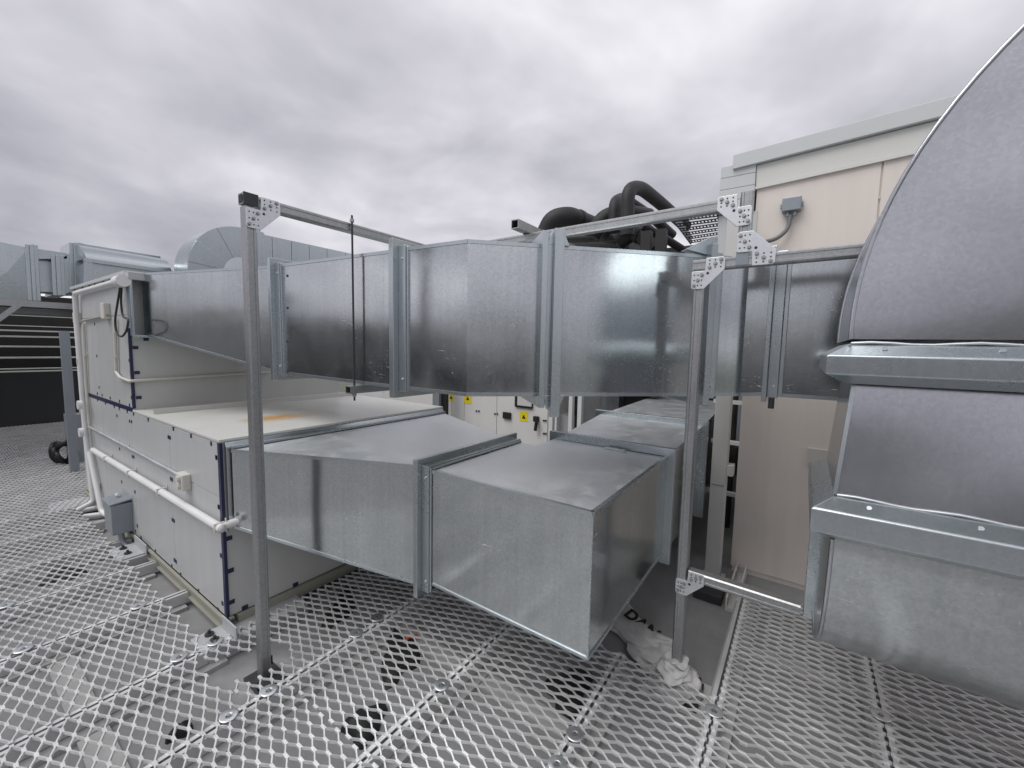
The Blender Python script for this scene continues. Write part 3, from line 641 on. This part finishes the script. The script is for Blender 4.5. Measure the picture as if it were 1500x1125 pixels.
strut(fb, 'post', (FX, .415, ROOF+.01), (FX, .415, 1.955), fn)
strut(fb, 'beam', (FX, .445, 1.985), (FX, -1.4, 2.0), fn)
strut(fb, 'beam', (FX, 2.10, 2.222), (FX, .285, 2.236), fn)
strut(fb, 'post', (FX, .245, 2.012), (FX, .245, 2.275), fn)
strut(fb, 'beam', (FX, .385, .523), (FX, BY+.045, .517), fn)
g = FX-.0245
gusset_shape((g, .446, 2.012), -EY, -EZ, fn, fb); gusset_shape((g, .438, .548), -EY, -EZ, fn, fb, .125)
gusset_shape((g, .222, 2.268), EY, -EZ, fn, fb); gusset_shape((g, .270, 1.962), -EY, EZ, fn, fb, .145)
MB().obox((FX-.022, .247, 2.0), (.004, 0, 0), (0, .024, 0), (0, 0, .03)).build('end_cap', M['box_grey'], fb)
MB().box(FX-.09, FX+.09, .30, .52, ROOF+.002, ROOF+.03).build('base_plate', M['dark'], fb, .003)
MB().box(FX-.12, FX+.13, .255, .56, ROOF+.0005, ROOF+.0018).build('base_pad', M['white_steel'], fb)
s = MB(); s.cyl((FX+.05, .315, ROOF+.03), (FX+.05, .315, ROOF+.08), .007, 8); s.build('anchor_bolt', M['black'], fb)
o = MB()
for a0, a1, c0_, c1_ in ((-.024, .024, -.024, -.020), (-.024, .024, .020, .024), (-.024, -.020, -.020, .020), (.020, .024, -.020, .020)): o.box(FX-.14, FX+.6, 1.36+a0, 1.36+a1, 2.276+c0_, 2.276+c1_)
o = o.build('cross_strut', M['strut']); settle(o, (FX, 1.36, 2.25)); tag(o, 'short square box strut with open end lying across the upper beam', 'strut')

# ------------------------------------------------------------------ white plastic bag round the second post
bag = thing('plastic_bag', 'crumpled white plastic bag with black letters wrapped round the foot of the rear post', 'plastic bag', (2.15, .5, ROOF))
def blob(path, name, n=34, wr=.16, seed=0., sub=5):
    mb = MB(); vs = []; P = []
    for i in range(len(path)-1):
        for k in range(sub):
            t = k/sub; P.append((Vector(path[i][0]).lerp(Vector(path[i+1][0]), t), path[i][1]*(1-t)+path[i+1][1]*t, path[i][2]*(1-t)+path[i+1][2]*t))
    P.append((Vector(path[-1][0]), path[-1][1], path[-1][2]))
    for i, (c, rx, ry) in enumerate(P):
        t = (P[min(i+1, len(P)-1)][0]-P[max(i-1, 0)][0]).normalized()
        a = t.cross(EZ); a = a.normalized() if a.length > .1 else EX.copy(); b2 = a.cross(t)
        for j in range(n):
            an = 2*math.pi*j/n; u_ = i/sub
            k = 1+wr*(abs(math.sin(2.5*an+u_*1.3+seed))*.7-.4+abs(math.sin(4.5*an-u_*2.1+seed*2))*.5+math.sin(9*an+u_*5+seed)*.25+random.uniform(-.3, .3))
            q = c+a*rx*k*math.cos(an)+b2*ry*k*math.sin(an)+t*(rx*.22*math.sin(3*an+seed+u_)); q.z = max(q.z, ROOF+.004); vs.append(q)
    m_ = len(P); mb.add(vs, [(i*n+j, i*n+(j+1) % n, (i+1)*n+(j+1) % n, (i+1)*n+j) for i in range(m_-1) for j in range(n)]+[tuple(range(n)), tuple((m_-1)*n+j for j in range(n))], True)
    o = mb.build(name, M['bag'], bag); sd = o.modifiers.new('sub', 'SUBSURF'); sd.levels = 1; sd.render_levels = 1; return o
blob([((FX, .42, ROOF), .105, .11), ((FX, .42, -.06), .11, .115), ((FX-.01, .43, -.02), .085, .09), ((FX-.005, .425, .02), .066, .07), ((FX, .42, .05), .055, .058), ((FX, .42, .075), .043, .045)], 'wrap', wr=.28)
pth = [at(988, 948, Z=-.03), at(955, 945, Z=-.05), at(930, 925, Z=-.06), at(910, 905, Z=-.065), at(895, 885, Z=-.07)]
blob([(pth[0], .03, .03), (pth[1], .075, .045), (pth[2], .085, .04), (pth[3], .095, .03), (pth[4], .10, .025)], 'loose_end', wr=.42, seed=2.)
blob([(at(990, 965, Z=-.05), .07, .05), (at(965, 962, Z=-.06), .11, .05), (at(940, 950, Z=-.07), .08, .035), (at(928, 940, Z=-.08), .03, .02)], 'fold', wr=.42, seed=4.)
tx = bpy.data.curves.new('letters', 'FONT'); tx.body = 'DAN'; tx.size = .10; tx.offset = .004; tx.extrude = .001; tx.space_character = 1.05
to = bpy.data.objects.new('printed_letters', tx); col.objects.link(to)
bpy.context.view_layer.update(); dg = bpy.context.evaluated_depsgraph_get(); me = bpy.data.meshes.new_from_object(to.evaluated_get(dg)); bpy.data.objects.remove(to)
me.materials.append(M['ink']); to = bpy.data.objects.new('printed_letters', me); col.objects.link(to); to.parent = bag
a, b_ = at(913, 900, Z=-.012), at(950, 930, Z=-.03); d = (b_-a).normalized(); nn_ = Vector((-.25, .0, 1)).normalized(); up_ = nn_.cross(d).normalized(); nn_ = d.cross(up_)
mm = Matrix((d, up_, nn_)).transposed().to_4x4(); mm.translation = a-Vector(bag.location); to.matrix_local = mm
# small dark tray below the base strut
o = MB().box(2.97, 3.13, .34, .52, ROOF, -.035).build('cable_box', M['dark'], bevel=.006); settle(o, (3.05, .43, ROOF)); tag(o, 'dark rubber block on the bare roof below the base strut', 'rubber block')

# ------------------------------------------------------------------ building at right
WX = 3.535
def yslab(x0, x1, y0, y1, z0, z1, both=True, k=.055):
    a, b_ = k*(.36-y0), k*(.36-y1); c, d = (a, b_) if both else (0, 0)
    return MB().hull([(x0, y0, z0+c), (x1, y0, z0+c), (x1, y1, z0+d), (x0, y1, z0+d)], [(x0, y0, z1+a), (x1, y0, z1+a), (x1, y1, z1+b_), (x0, y1, z1+b_)])
bd = thing('building', 'beige panelled rooftop building with grey parapet bands', 'building', (WX, .3, ROOF))
MB().box(WX+.012, 12, -7, .352, ROOF, 2.93).build('core_wall', M['wall'], bd)
for y0, y1 in ((-.315, .36), (-1.52, -.325), (-2.72, -1.53), (-3.9, -2.73)):
    yslab(WX, WX+.014, y0, y1, -.06, 2.775, False).build('wall_panel', M['wall'], bd, .002)
s = MB()
for z in np.arange(.2, 2.7, .14): s.cyl((WX-.002, -.32, z), (WX+.004, -.32, z), .006, 6)
s.build('rivet', M['trim_cream'], bd, kind='stuff')
yslab(WX-.012, WX+.2, -7, .37, 2.775, 2.925).build('parapet_band', M['trim_cream'], bd, .004)
yslab(WX-.045, 12, -7, .52, 2.928, 3.028).build('parapet_cap', M['trim_blue'], bd, .004)
yslab(WX-.02, WX+.3, -7, .372, 2.758, 2.7745).build('drip_edge', M['trim_cream'], bd)
for k in range(4): MB().box(WX-.03+.002*k, WX+.5, .372, .60, 2.62+.085*k, 2.702+.085*k).build('corner_cladding', M['trim_blue'], bd, .003)
MB().box(WX-.006, WX+.1, .345, .60, 1.9, 2.61).build('corner_trim', M['trim_blue'], bd, .003)
jb = thing('sensor_box', 'small grey weatherproof box on the beige wall with a cable below', 'junction box', at(1160, 302, X=WX))
c = at(1160, 302, X=WX); MB().box(WX-.065, WX-.001, c.y-.055, c.y+.055, c.z-.045, c.z+.045).build('case', M['box_grey'], jb, .006)
gl = MB()
for dy in (-.02, .02): gl.cyl((WX-.035, c.y+dy, c.z-.075), (WX-.035, c.y+dy, c.z-.046), .011, 8)
for dy in (-.06, .06): gl.box(WX-.03, WX-.01, c.y+dy-.006, c.y+dy+.006, c.z-.012, c.z+.012)
gl.build('gland', M['box_grey'], jb)
MB().tube([Vector((WX-.035, c.y+.005, c.z-.07)), at(1155, 335, X=WX-.04), at(1138, 350, X=WX-.06), at(1110, 357, X=WX-.1), at(1085, 340, X=WX-.12), at(1068, 318, X=WX-.05), at(1064, 300, X=WX-.02)], .014, 10, rounds=.08).build('cable', M['cable'], jb)
o = MB().box(WX-.012, WX-.001, *(lambda a, b: (b.y, a.y))(at(1183, 660, X=WX), at(1214, 680, X=WX)), at(1200, 683, X=WX).z, at(1195, 657, X=WX).z).build('access_plate', M['box_cream'], bd, .002)
o['label'] = 'small tan cover plate with two screws'

# white steel column and rack in the gap
cl_ = thing('steel_column', 'white steel column with a short crosspiece left of the beige wall', 'column', (3.42, .45, ROOF))
x0, x1, y0, y1 = 3.30, 3.40, .405, .505
MB().box(x0, x1, y0, y1, ROOF, 2.6).build('shaft', M['white_steel'], cl_, .003)
MB().box(x0-.004, x0+.01, y0+.01, y1-.01, .62, .625).build('splice_line', M['cable'], cl_)
MB().box(x0+.002, x1-.01, .362, y0, .70, .78).build('crosspiece', M['white_steel'], cl_, .003)
MB().box(x0-.02, x1+.02, y0-.03, y1+.02, ROOF, ROOF+.012).build('base_plate', M['white_steel'], cl_)
rk = thing('pipe_rack', 'dark pipe and cable rack in the narrow gap beside the building', 'rack', (4.2, .5, ROOF))
mb = MB(); mb.box(3.95, 4.0, .36, .40, ROOF, 2.7); mb.box(4.5, 4.55, .44, .50, ROOF, 2.7); mb.build('upright', M['box_grey'], rk)
for z in (.35, .8, 1.15, 1.5): MB().box(3.95, 4.0, .40, .62, z, z+.03).build('rung', M['white_steel'], rk)
for y, z0, z1, r in ((.48, .0, 2.5, .03), (.56, .2, 1.1, .05), (.45, .5, .75, .04)): MB().cyl((4.15, y, z0), (4.15, y, z1), r).build('pipe', M['ins'], rk)
MB().box(5.6, 5.65, .0, 3.0, ROOF, 2.9).build('back_panel', M['dark'], rk)
# floor channel in front of wall
ch = MB(); ch.box(2.95, 3.5, .245, .255, ROOF, -.01); ch.box(2.95, 3.5, .305, .315, ROOF, -.01); ch.box(2.95, 3.5, .255, .305, ROOF, -.08)
o = ch.build('floor_channel', M['white_steel']); settle(o, (2.95, .28, ROOF)); tag(o, 'pale open channel on the roof against the beige wall', 'channel')

# ------------------------------------------------------------------ second unit in the middle distance
CX = 4.6
sc = thing('plant_cabinet', 'white plant cabinet with yellow stickers and a porthole seen between the ducts', 'cabinet', (CX, 3.5, ROOF))
MB().box(CX+.01, 6.4, 2.52, 6.0, ROOF, 2.35).build('casing', M['white'], sc)
ysm = [at(q, 600, X=CX).y for q in (612, 662, 680, 728, 803)]
for a, b_ in zip(ysm[:-1], ysm[1:]): MB().box(CX-.004, CX+.012, b_+.004, a-.004, .05, 2.3).build('door_panel', M['white'], sc, .003)
def plate(q0, q1, name, mat, d=.008, bev=.0):
    a, b_ = at(*q0, X=CX-.004), at(*q1, X=CX-.004); return MB().box(CX-.004-d, CX-.0045, b_.y, a.y, b_.z, a.z).build(name, M[mat], sc, bev)
for q0, q1 in (((680, 574), (691, 592)), ((658, 575), (664, 588)), ((761.5, 602), (773.5, 618))):
    st = plate(q0, q1, 'warning_sticker', 'yellow', .003); c = [sum(v.co[i] for v in st.data.vertices)/8+sc.location[i] for i in range(3)]
    k = MB(); k.prism([(CX-.0078, c[1]-.03, c[2]-.03), (CX-.0078, c[1]+.03, c[2]-.03), (CX-.0078, c[1], c[2]+.025)], (-.001, 0, 0)); k.build('warning_mark', M['ink'], st)
plate((738, 603), (749, 614), 'double_latch', 'black', .03, .004)
pw = plate((755.5, 572), (781, 599), 'porthole_frame', 'black', .03, .015); 
a, b_ = at(758, 575, X=CX-.04), at(778.5, 596, X=CX-.04); MB().box(CX-.04, CX-.036, b_.y, a.y, b_.z, a.z).build('pane', M['white_steel'], pw, .004)
hd = plate((783, 609), (790, 618), 'handle', 'black', .04, .006)
a, b_ = at(786, 616, X=CX-.05), at(784, 631, X=CX-.06); MB().tube([a, b_], .022, 8).build('lever', M['black'], hd)
dt = MB()
for q in ((698.5, 602), (702, 602), (725.5, 606), (729, 606), (725.5, 638), (729, 638), (797, 616), (800, 616), (797, 635), (800, 635)):
    a = at(*q, X=CX); dt.cyl((CX-.016, a.y, a.z), (CX-.003, a.y, a.z), .013, 8)
dt.build('latch_stud', M['dark'], sc, kind='stuff')
# posts, gap shade strip and dark recess left and right of it
def upright(q0, q1, X, name, label, mat, cat, group=None, zt=2.3):
    a, b_ = at(*q0, X=X), at(*q1, X=X); o = MB().box(X, X+.06, b_.y, a.y, ROOF, zt).build(name, M[mat], bevel=.003); settle(o, (X, a.y, ROOF)); tag(o, label, cat, group); return o
for q0, q1, nm in (((805.5, 590), (810, 590), 'first from the cabinet'), ((833, 590), (838.5, 590), 'second from the cabinet'), ((846, 590), (852, 590), 'third from the cabinet, nearest the grey duct')):
    upright(q0, q1, 4.3, 'slender_post', 'slender white post beyond the elbow, '+nm, 'pipe_w', 'post', 'slender white posts')
upright((633.5, 580), (643, 580), 4.3, 'grey_upright', 'grey upright left of the cabinet, over the end of the cream lid', 'box_grey', 'post')
upright((643.5, 580), (653, 580), 4.35, 'gap_shade_strip', 'black strip standing for shade in the gap at the left of the cabinet', 'black', 'post')  # shade of the open gap built as a black solid
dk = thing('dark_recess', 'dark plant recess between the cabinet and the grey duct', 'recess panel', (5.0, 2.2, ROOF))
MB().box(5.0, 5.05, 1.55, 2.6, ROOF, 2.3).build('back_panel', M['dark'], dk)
a = at(812, 640, X=4.7); b_ = at(812, 600, X=4.7); c = at(832, 612, X=4.7); d = at(832, 632, X=4.7)
MB().prism([a, b_, c, d], (.2, 0, 0)).build('hood', M['grey_plate'], dk)
gd = thing('grey_duct', 'plain grey duct side standing behind the rear posts', 'duct', (4.75, 1.8, .3))
a, b_ = at(853, 600, X=4.75), at(906, 600, X=4.75); MB().box(4.75, 5.3, b_.y, a.y, .2, 2.2).build('side_panel', M['galv_dull'], gd)
c = at(962, 600, X=4.9); MB().box(4.9, 5.0, c.y, b_.y-.004, 1.05, 2.2).build('opening', M['dark'], gd)

# pipes above
PXp = 5.0
def bpipe(pts, rpx, label, cap=None):
    p = [at(*q, X=PXp+dx) for *q, dx in pts]; r = rpx/FPX*((p[0]-CAM).dot(FW))
    t = thing('insulated_pipe', label, 'pipe', p[0], 'black insulated pipes'); MB().tube(p, r, 16, rounds=r*2.2).build('tube', M['ins'], t)
    if cap is not None:
        a, b_ = p[cap], p[cap+1]; d = (b_-a).normalized(); MB().tube([a.lerp(b_, .5)-d*.03, a.lerp(b_, .5)+d*.03], r*1.09, 16).build('band', M['black'], t)
bpipe([(796, 352, 0), (810, 322, 0), (832, 318, .1), (862, 330, .5), (900, 345, 1.0)], 15, 'thick black insulated pipe with a rounded bend, leftmost over the beam', 2)
bpipe([(868, 345, .2), (885, 318, .2), (915, 312, .4), (950, 318, .8)], 12.5, 'low humped black pipe between the other two bends')
bpipe([(900, 340, 0), (899, 296, 0), (912, 289, .4), (955, 318, .9), (985, 345, 1.3)], 8, 'slim black pipe hooked over just left of the tallest hoop')
bpipe([(919, 345, -.3), (919.5, 277, -.3), (938, 274, 0), (968, 298, .5), (1005, 332, 1.0)], 10, 'tallest black pipe hoop over the beam')
bpipe([(905, 352, .3), (928, 335, .3), (948, 345, .3), (960, 366, .3)], 15, 'thick black pipe elbow just under the beam', 1)
bpipe([(940, 330, -.5), (975, 350, -.2), (1010, 372, .2)], 6, 'thin sloping black pipe under the beam')
bpipe([(802, 366, 1.6), (860, 364, 1.6), (930, 360, 1.6)], 22, 'widest black pipe, half hidden behind the duct edge')
bpipe([(800, 350, .8), (860, 349, .8), (905, 346, .8)], 6, 'long level black pipe running low behind the duct edge')
for k, q in enumerate(((946, 338), (968, 335))):
    a = at(*q, X=PXp-.6); o = MB().box(PXp-.6, PXp-.52, a.y-.05, a.y+.05, 2.2, a.z).build('dark_post', M['black']); settle(o, (PXp-.6, a.y, 2.2)); tag(o, ('left' if k == 0 else 'right')+' black support post under the sloping pipes', 'post')
# perforated cable tray, seen from below
tr = thing('cable_tray', 'perforated dark cable tray overhead between the pipes and the building', 'cable tray', at(1022, 338, X=4.2))
zt = 2.62
c00, c10, c01, c11 = at(984, 320, Z=zt), at(1050, 312, Z=zt), at(1012, 358, Z=zt), at(1062, 350, Z=zt)
def tl(u, v): return c00.lerp(c10, u).lerp(c01.lerp(c11, u), v)
for r in range(6):
    v0, v1 = r/6+.005, r/6+.118; mb = MB(); nh = 12
    def q4(u0, u1, va, vb): mb.hull([tl(u0, va), tl(u1, va), tl(u1, vb), tl(u0, vb)], [q+EZ*.002 for q in (tl(u0, va), tl(u1, va), tl(u1, vb), tl(u0, vb))])
    vm0, vm1 = v0+(v1-v0)*.26, v0+(v1-v0)*.74
    q4(0, 1, v0, vm0); q4(0, 1, vm1, v1)
    for i in range(nh+1): q4(max(0, i/nh-.017), min(1, i/nh+.017), vm0, vm1)
    mb.build('perforated_strip', M['dark'], tr)
mb = MB()
for u in (0.0, 1.0): mb.hull([tl(u-.02, 0), tl(u+.02, 0), tl(u+.02, 1), tl(u-.02, 1)], [q+EZ*.08 for q in (tl(u-.02, 0), tl(u+.02, 0), tl(u+.02, 1), tl(u-.02, 1))])
mb.build('side_rail', M['box_grey'], tr)

# ------------------------------------------------------------------ left background: far wall, louvres, canopy, ducts
fwl = thing('far_wall', 'dark low wall with pale louvre slats above at the far left', 'wall', (1.0, 11.6, ROOF))
MB().box(-9, 7, 11.6, 11.8, ROOF, .95).build('wall_base', M['fwall'], fwl)
MB().box(-9, 7, 12.3, 12.4, .95, 2.4).build('backing', M['black'], fwl)
for k, q in enumerate((463, 478, 485, 493.5, 508, 524, 540)):
    z = at(50, q, Y=11.6).z; th = (.005, .005, .012, .013, .011, .012, .006)[k]; MB().hull([(-9, 11.6, z-th), (7, 11.6, z-th), (7, 11.70, z-th+.004), (-9, 11.70, z-th+.004)], [(-9, 11.6, z+th), (7, 11.6, z+th), (7, 11.70, z+th+.004), (-9, 11.70, z+th+.004)]).build('slat', M['slat'], fwl)
sw = thing('added_louvre_screen', 'unseen louvred screen added behind the viewpoint to darken the duct reflections', 'screen', (-7, 0, ROOF))  # unseen, added so the duct metal has something dark to reflect
MB().box(-7.2, -7, -13, 11.5, ROOF, .95).build('wall_base', M['fwall'], sw)
MB().box(-7.5, -7.4, -13, 11.5, .95, 2.4).build('backing', M['black'], sw)
for k in range(9): z = 1.02+k*.16; MB().hull([(-7, -13, z-.02), (-7, 11.5, z-.02), (-7.12, 11.5, z+.03), (-7.12, -13, z+.03)], [(-7, -13, z+.02), (-7, 11.5, z+.02), (-7.12, 11.5, z+.05), (-7.12, -13, z+.05)]).build('slat', M['slat'], sw)
# canopy frame under the left ducts
cn = thing('steel_canopy', 'galvanised steel canopy frame carrying the ducts at the far left', 'canopy', (.8, 8.6, 2.0))
za = at(50, 441, Y=8.4).z
MB().box(-3, 2.0, 8.40, 8.46, za-.08, za).build('front_beam', M['strut'], cn)
MB().box(-3, 2.6, 8.46, 11.3, za-.05, za-.02).build('deck', M['dark'], cn)  # deck run back towards the wall so that it shades the far floor
for y in (9.2, 10.0): MB().box(-3, 2.0, y, y+.06, za-.14, za-.06).build('joist', M['strut'], cn)
a, b_ = at(28, 446, Y=8.42), at(-30, 487, Y=8.42); MB().obox((a+b_)/2, (a-b_)/2, (0, .025, 0), (b_-a).cross(EY).normalized()*.03).build('brace', M['strut'], cn)
p = at(112, 690, Z=0); pt = at(107, 485, Y=p.y)
o = MB().box(p.x-.05, p.x+.03, p.y, p.y+.06, ROOF, pt.z).build('steel_post', M['box_grey']); settle(o, (p.x, p.y, ROOF)); tag(o, 'grey steel post standing behind the rear pipe of the cream unit', 'post')
o = MB().box(p.x+.02, p.x+.3, p.y+.5, p.y+.7, .0, .62).build('metal_bin', M['box_grey'], bevel=.005); settle(o, (p.x+.1, p.y+.6, 0)); tag(o, 'grey metal box standing behind the rear steel post', 'metal box')
cc = at(97, 662, Y=7.6)
mb = MB()
for k in range(3): mb.tube([cc+Vector((.085*math.cos(a)*(1+.07*k)-.012*k, .05*k+.05*math.sin(3*a+k), .13*math.sin(a)*(1.05-.06*k)+.03*math.sin(2*a+k))) for a in np.linspace(0, 6.4, 26)], .026, 8)
o = mb.build('cable_coil', M['black']); settle(o, cc); tag(o, 'black coiled hose leaning on the mesh behind the grey post', 'coil')

YD = 8.5
ld = thing('far_duct', 'galvanised duct run on the canopy at far left, with a cross-braked first length', 'duct', (.8, YD, 2.1))
def fp(q, y=YD): return at(*q, Y=y)
def slab(quad, name, mat, parent, dep=.6):
    p = [fp(q) for q in quad]; return MB().prism(p, (0, dep, 0)).build(name, M[mat], parent)
# cross-braked length: shallow pyramid
q = [fp(x) for x in ((-70, 340), (42, 363), (48, 441), (-70, 441))]; ctr = fp((10, 399))-EY*.03
mb = MB(); mb.add(q+[ctr], [(0, 1, 4), (1, 2, 4), (2, 3, 4), (3, 0, 4)]); mb.hull(q, [v_+EY*.6 for v_ in q], False); mb.build('cross_braked_section', M['galv_bright'], ld)
def vfl(x0, x1, y0, y1, xb=None):
    xb = 0 if xb is None else xb
    a = fp((x0, y0)); b2 = fp((x1, y0)); c = fp((x1+xb, y1)); d = fp((x0+xb, y1))
    mb = MB(); mb.prism([v_-EY*.05 for v_ in (a, b2, c, d)], (0, .7, 0)); m1 = (a+b2)/2; m2 = (c+d)/2
    mb.prism([a-EY*.02-EX*.04, a-EY*.02, d-EY*.02, d-EY*.02-EX*.04], (0, .62, 0)); mb.prism([b2-EY*.02, b2-EY*.02+EX*.04, c-EY*.02+EX*.04, c-EY*.02], (0, .62, 0)); mb.build('flange', M['galv_bright'], ld, .004)
vfl(42.5, 48.5, 358.5, 441, 5)
slab(((52, 364), (98, 371), (98, 379), (54, 379)), 'back_section', 'galv_bright', ld, .5)
q = [fp((54, 380)), fp((81, 381)), fp((83, 427)), fp((57, 426))]; MB().hull([v_+EY*.15 for v_ in q], [v_+EY*.6 for v_ in q]).build('narrow_section', M['galv_bright'], ld)
vfl(80.5, 87, 374, 433, 3)
slab(((92, 378), (107, 367), (110, 425), (95, 431)), 'tapered_section', 'galv_bright', ld)
vfl(106.5, 117, 356, 430, 3)
# curved hood section with a long bottom flange
a0, a1 = fp((109, 359)), fp((234, 379)); b0, b1 = fp((126, 379), 8.1), fp((251, 397), 8.1)
mb = MB(); N_ = 12; L0, L1 = [], []
for i in range(N_+1):
    t_ = i/N_; s_, c_ = math.sin(t_*math.pi/2), 1-math.cos(t_*math.pi/2)
    for Lx, p0, p1 in ((L0, a0, b0), (L1, a1, b1)): Lx.append(Vector((p0.x+(p1.x-p0.x)*t_, 8.5-.4*s_, p0.z+(p1.z-p0.z)*c_)))
mb.add(L0+L1, [(i, i+1, N_+2+i, N_+1+i) for i in range(N_)], True); mb.build('curved_hood', M['galv_bright'], ld)
ck = L0+[Vector((L0[0].x, 8.5, L0[-1].z))]; MB().prism(ck, (.004, 0, 0)).build('hood_cheek', M['galv_bright'], ld)
MB().hull([a0-EZ*.015-EY*.04, a1-EZ*.015-EY*.04, a1-EZ*.015+EY*.05, a0-EZ*.015+EY*.05], [a0+EZ*.03-EY*.04, a1+EZ*.03-EY*.04, a1+EZ*.03+EY*.05, a0+EZ*.03+EY*.05]).build('top_flange', M['galv_bright'], ld)
e0, e1 = L0[-1], L1[-1]
MB().hull([e0-EZ*.045-EY*.06-EX*.03, e1-EZ*.045-EY*.06, e1-EZ*.045+EY*.02, e0-EZ*.045+EY*.02-EX*.03], [e0-EY*.06-EX*.03, e1-EY*.06, e1+EY*.02, e0+EY*.02-EX*.03]).build('bottom_flange', M['galv_bright'], ld)
MB().hull([e0-EZ*.9+EX*.12, e1-EZ*.9, Vector((e1.x, 8.55, e1.z-.9)), Vector((e0.x, 8.55, e0.z-.9))], [e0-EZ*.046, e1-EZ*.046, Vector((e1.x, 8.55, e1.z-.046)), Vector((e0.x, 8.55, e0.z-.046))]).build('lower_section', M['galv_bright'], ld)
MB().prism([e0-EZ*.046-EY*.05-EX*.03, e0-EZ*.046-EY*.05+EX*.05, e0-EZ*.8-EY*.05+EX*.02, e0-EZ*.8-EY*.05-EX*.08], (0, .04, 0)).build('side_flange', M['galv_bright'], ld)
w0 = fp((106, 358)); MB().prism([w0, L0[0], Vector((L0[0].x, 8.5, L0[0].z-.9)), Vector((w0.x, 8.5, w0.z-.9))], (0, .3, 0)).build('back_section', M['galv_bright'], ld)

# bright gored elbow and duct behind the unit's roof
YE = 7.2
ge = thing('gored_elbow_duct', 'bright round-backed duct elbow with gores behind the roof of the cream unit, running right', 'duct', (3, YE, 2.2))
def ep(q): return at(*q, Y=YE)
ce = ep((356, 402)); RR = (ep((356, 334))-ce).length
pa = [ce+Vector((-RR*math.cos(a), 0, RR*math.sin(a))) for a in np.linspace(-.15, math.pi/2, 6)]
full = [ce+Vector((-RR*math.cos(a), 0, RR*math.sin(a))) for a in np.linspace(-.3, math.pi/2, 24)]
ri = .26; inner = [ce+Vector((-ri*math.cos(a), 0, ri*math.sin(a))) for a in np.linspace(-.3, math.pi/2, 24)]
for i in range(4):
    k0, k1 = i*23//4, (i+1)*23//4; mb = MB(); vs = full[k0:k1+1]+inner[k0:k1+1][::-1]; mb.prism([v_-EY*(.004*(i % 2)) for v_ in vs], (0, .02, 0)); mb.build('gore', M['galv_bright'], ge, .003)
mb = MB(); mb.add(full+[v_+EY*.55 for v_ in full], [(i, i+1, 24+i+1, 24+i) for i in range(23)], True)
mb.build('heel_sheet', M['galv_bright'], ge)
xe = ce.x+.2; zt0, zb0 = ce.z+RR-.02, ce.z+.05
ring_r = rect((xe, YE, zb0), EY, EZ, 1.0, zt0-zb0)
MB().hull([Vector((ce.x, YE, zb0)), Vector((xe, YE, zb0)), Vector((xe, YE, zt0)), Vector((ce.x, YE, ce.z+RR))], [Vector((ce.x, YE+1, zb0)), Vector((xe, YE+1, zb0)), Vector((xe, YE+1, zt0)), Vector((ce.x, YE+1, ce.z+RR))]).build('neck', M['galv_bright'], ge)
flange(ring_r, EX, ge, .06, .05, .06, .02)
xs = [xe+.13]+[ep((q, 360)).x for q in (399, 427, 453, 479, 506)]+[6.5]
for i, (a, b_) in enumerate(zip(xs[:-1], xs[1:])): MB().box(a+.003, b_-.003, YE+.002*(i % 2), YE+1, zb0, zt0-.01).build('side_panel', M['galv_bright'], ge, .003)
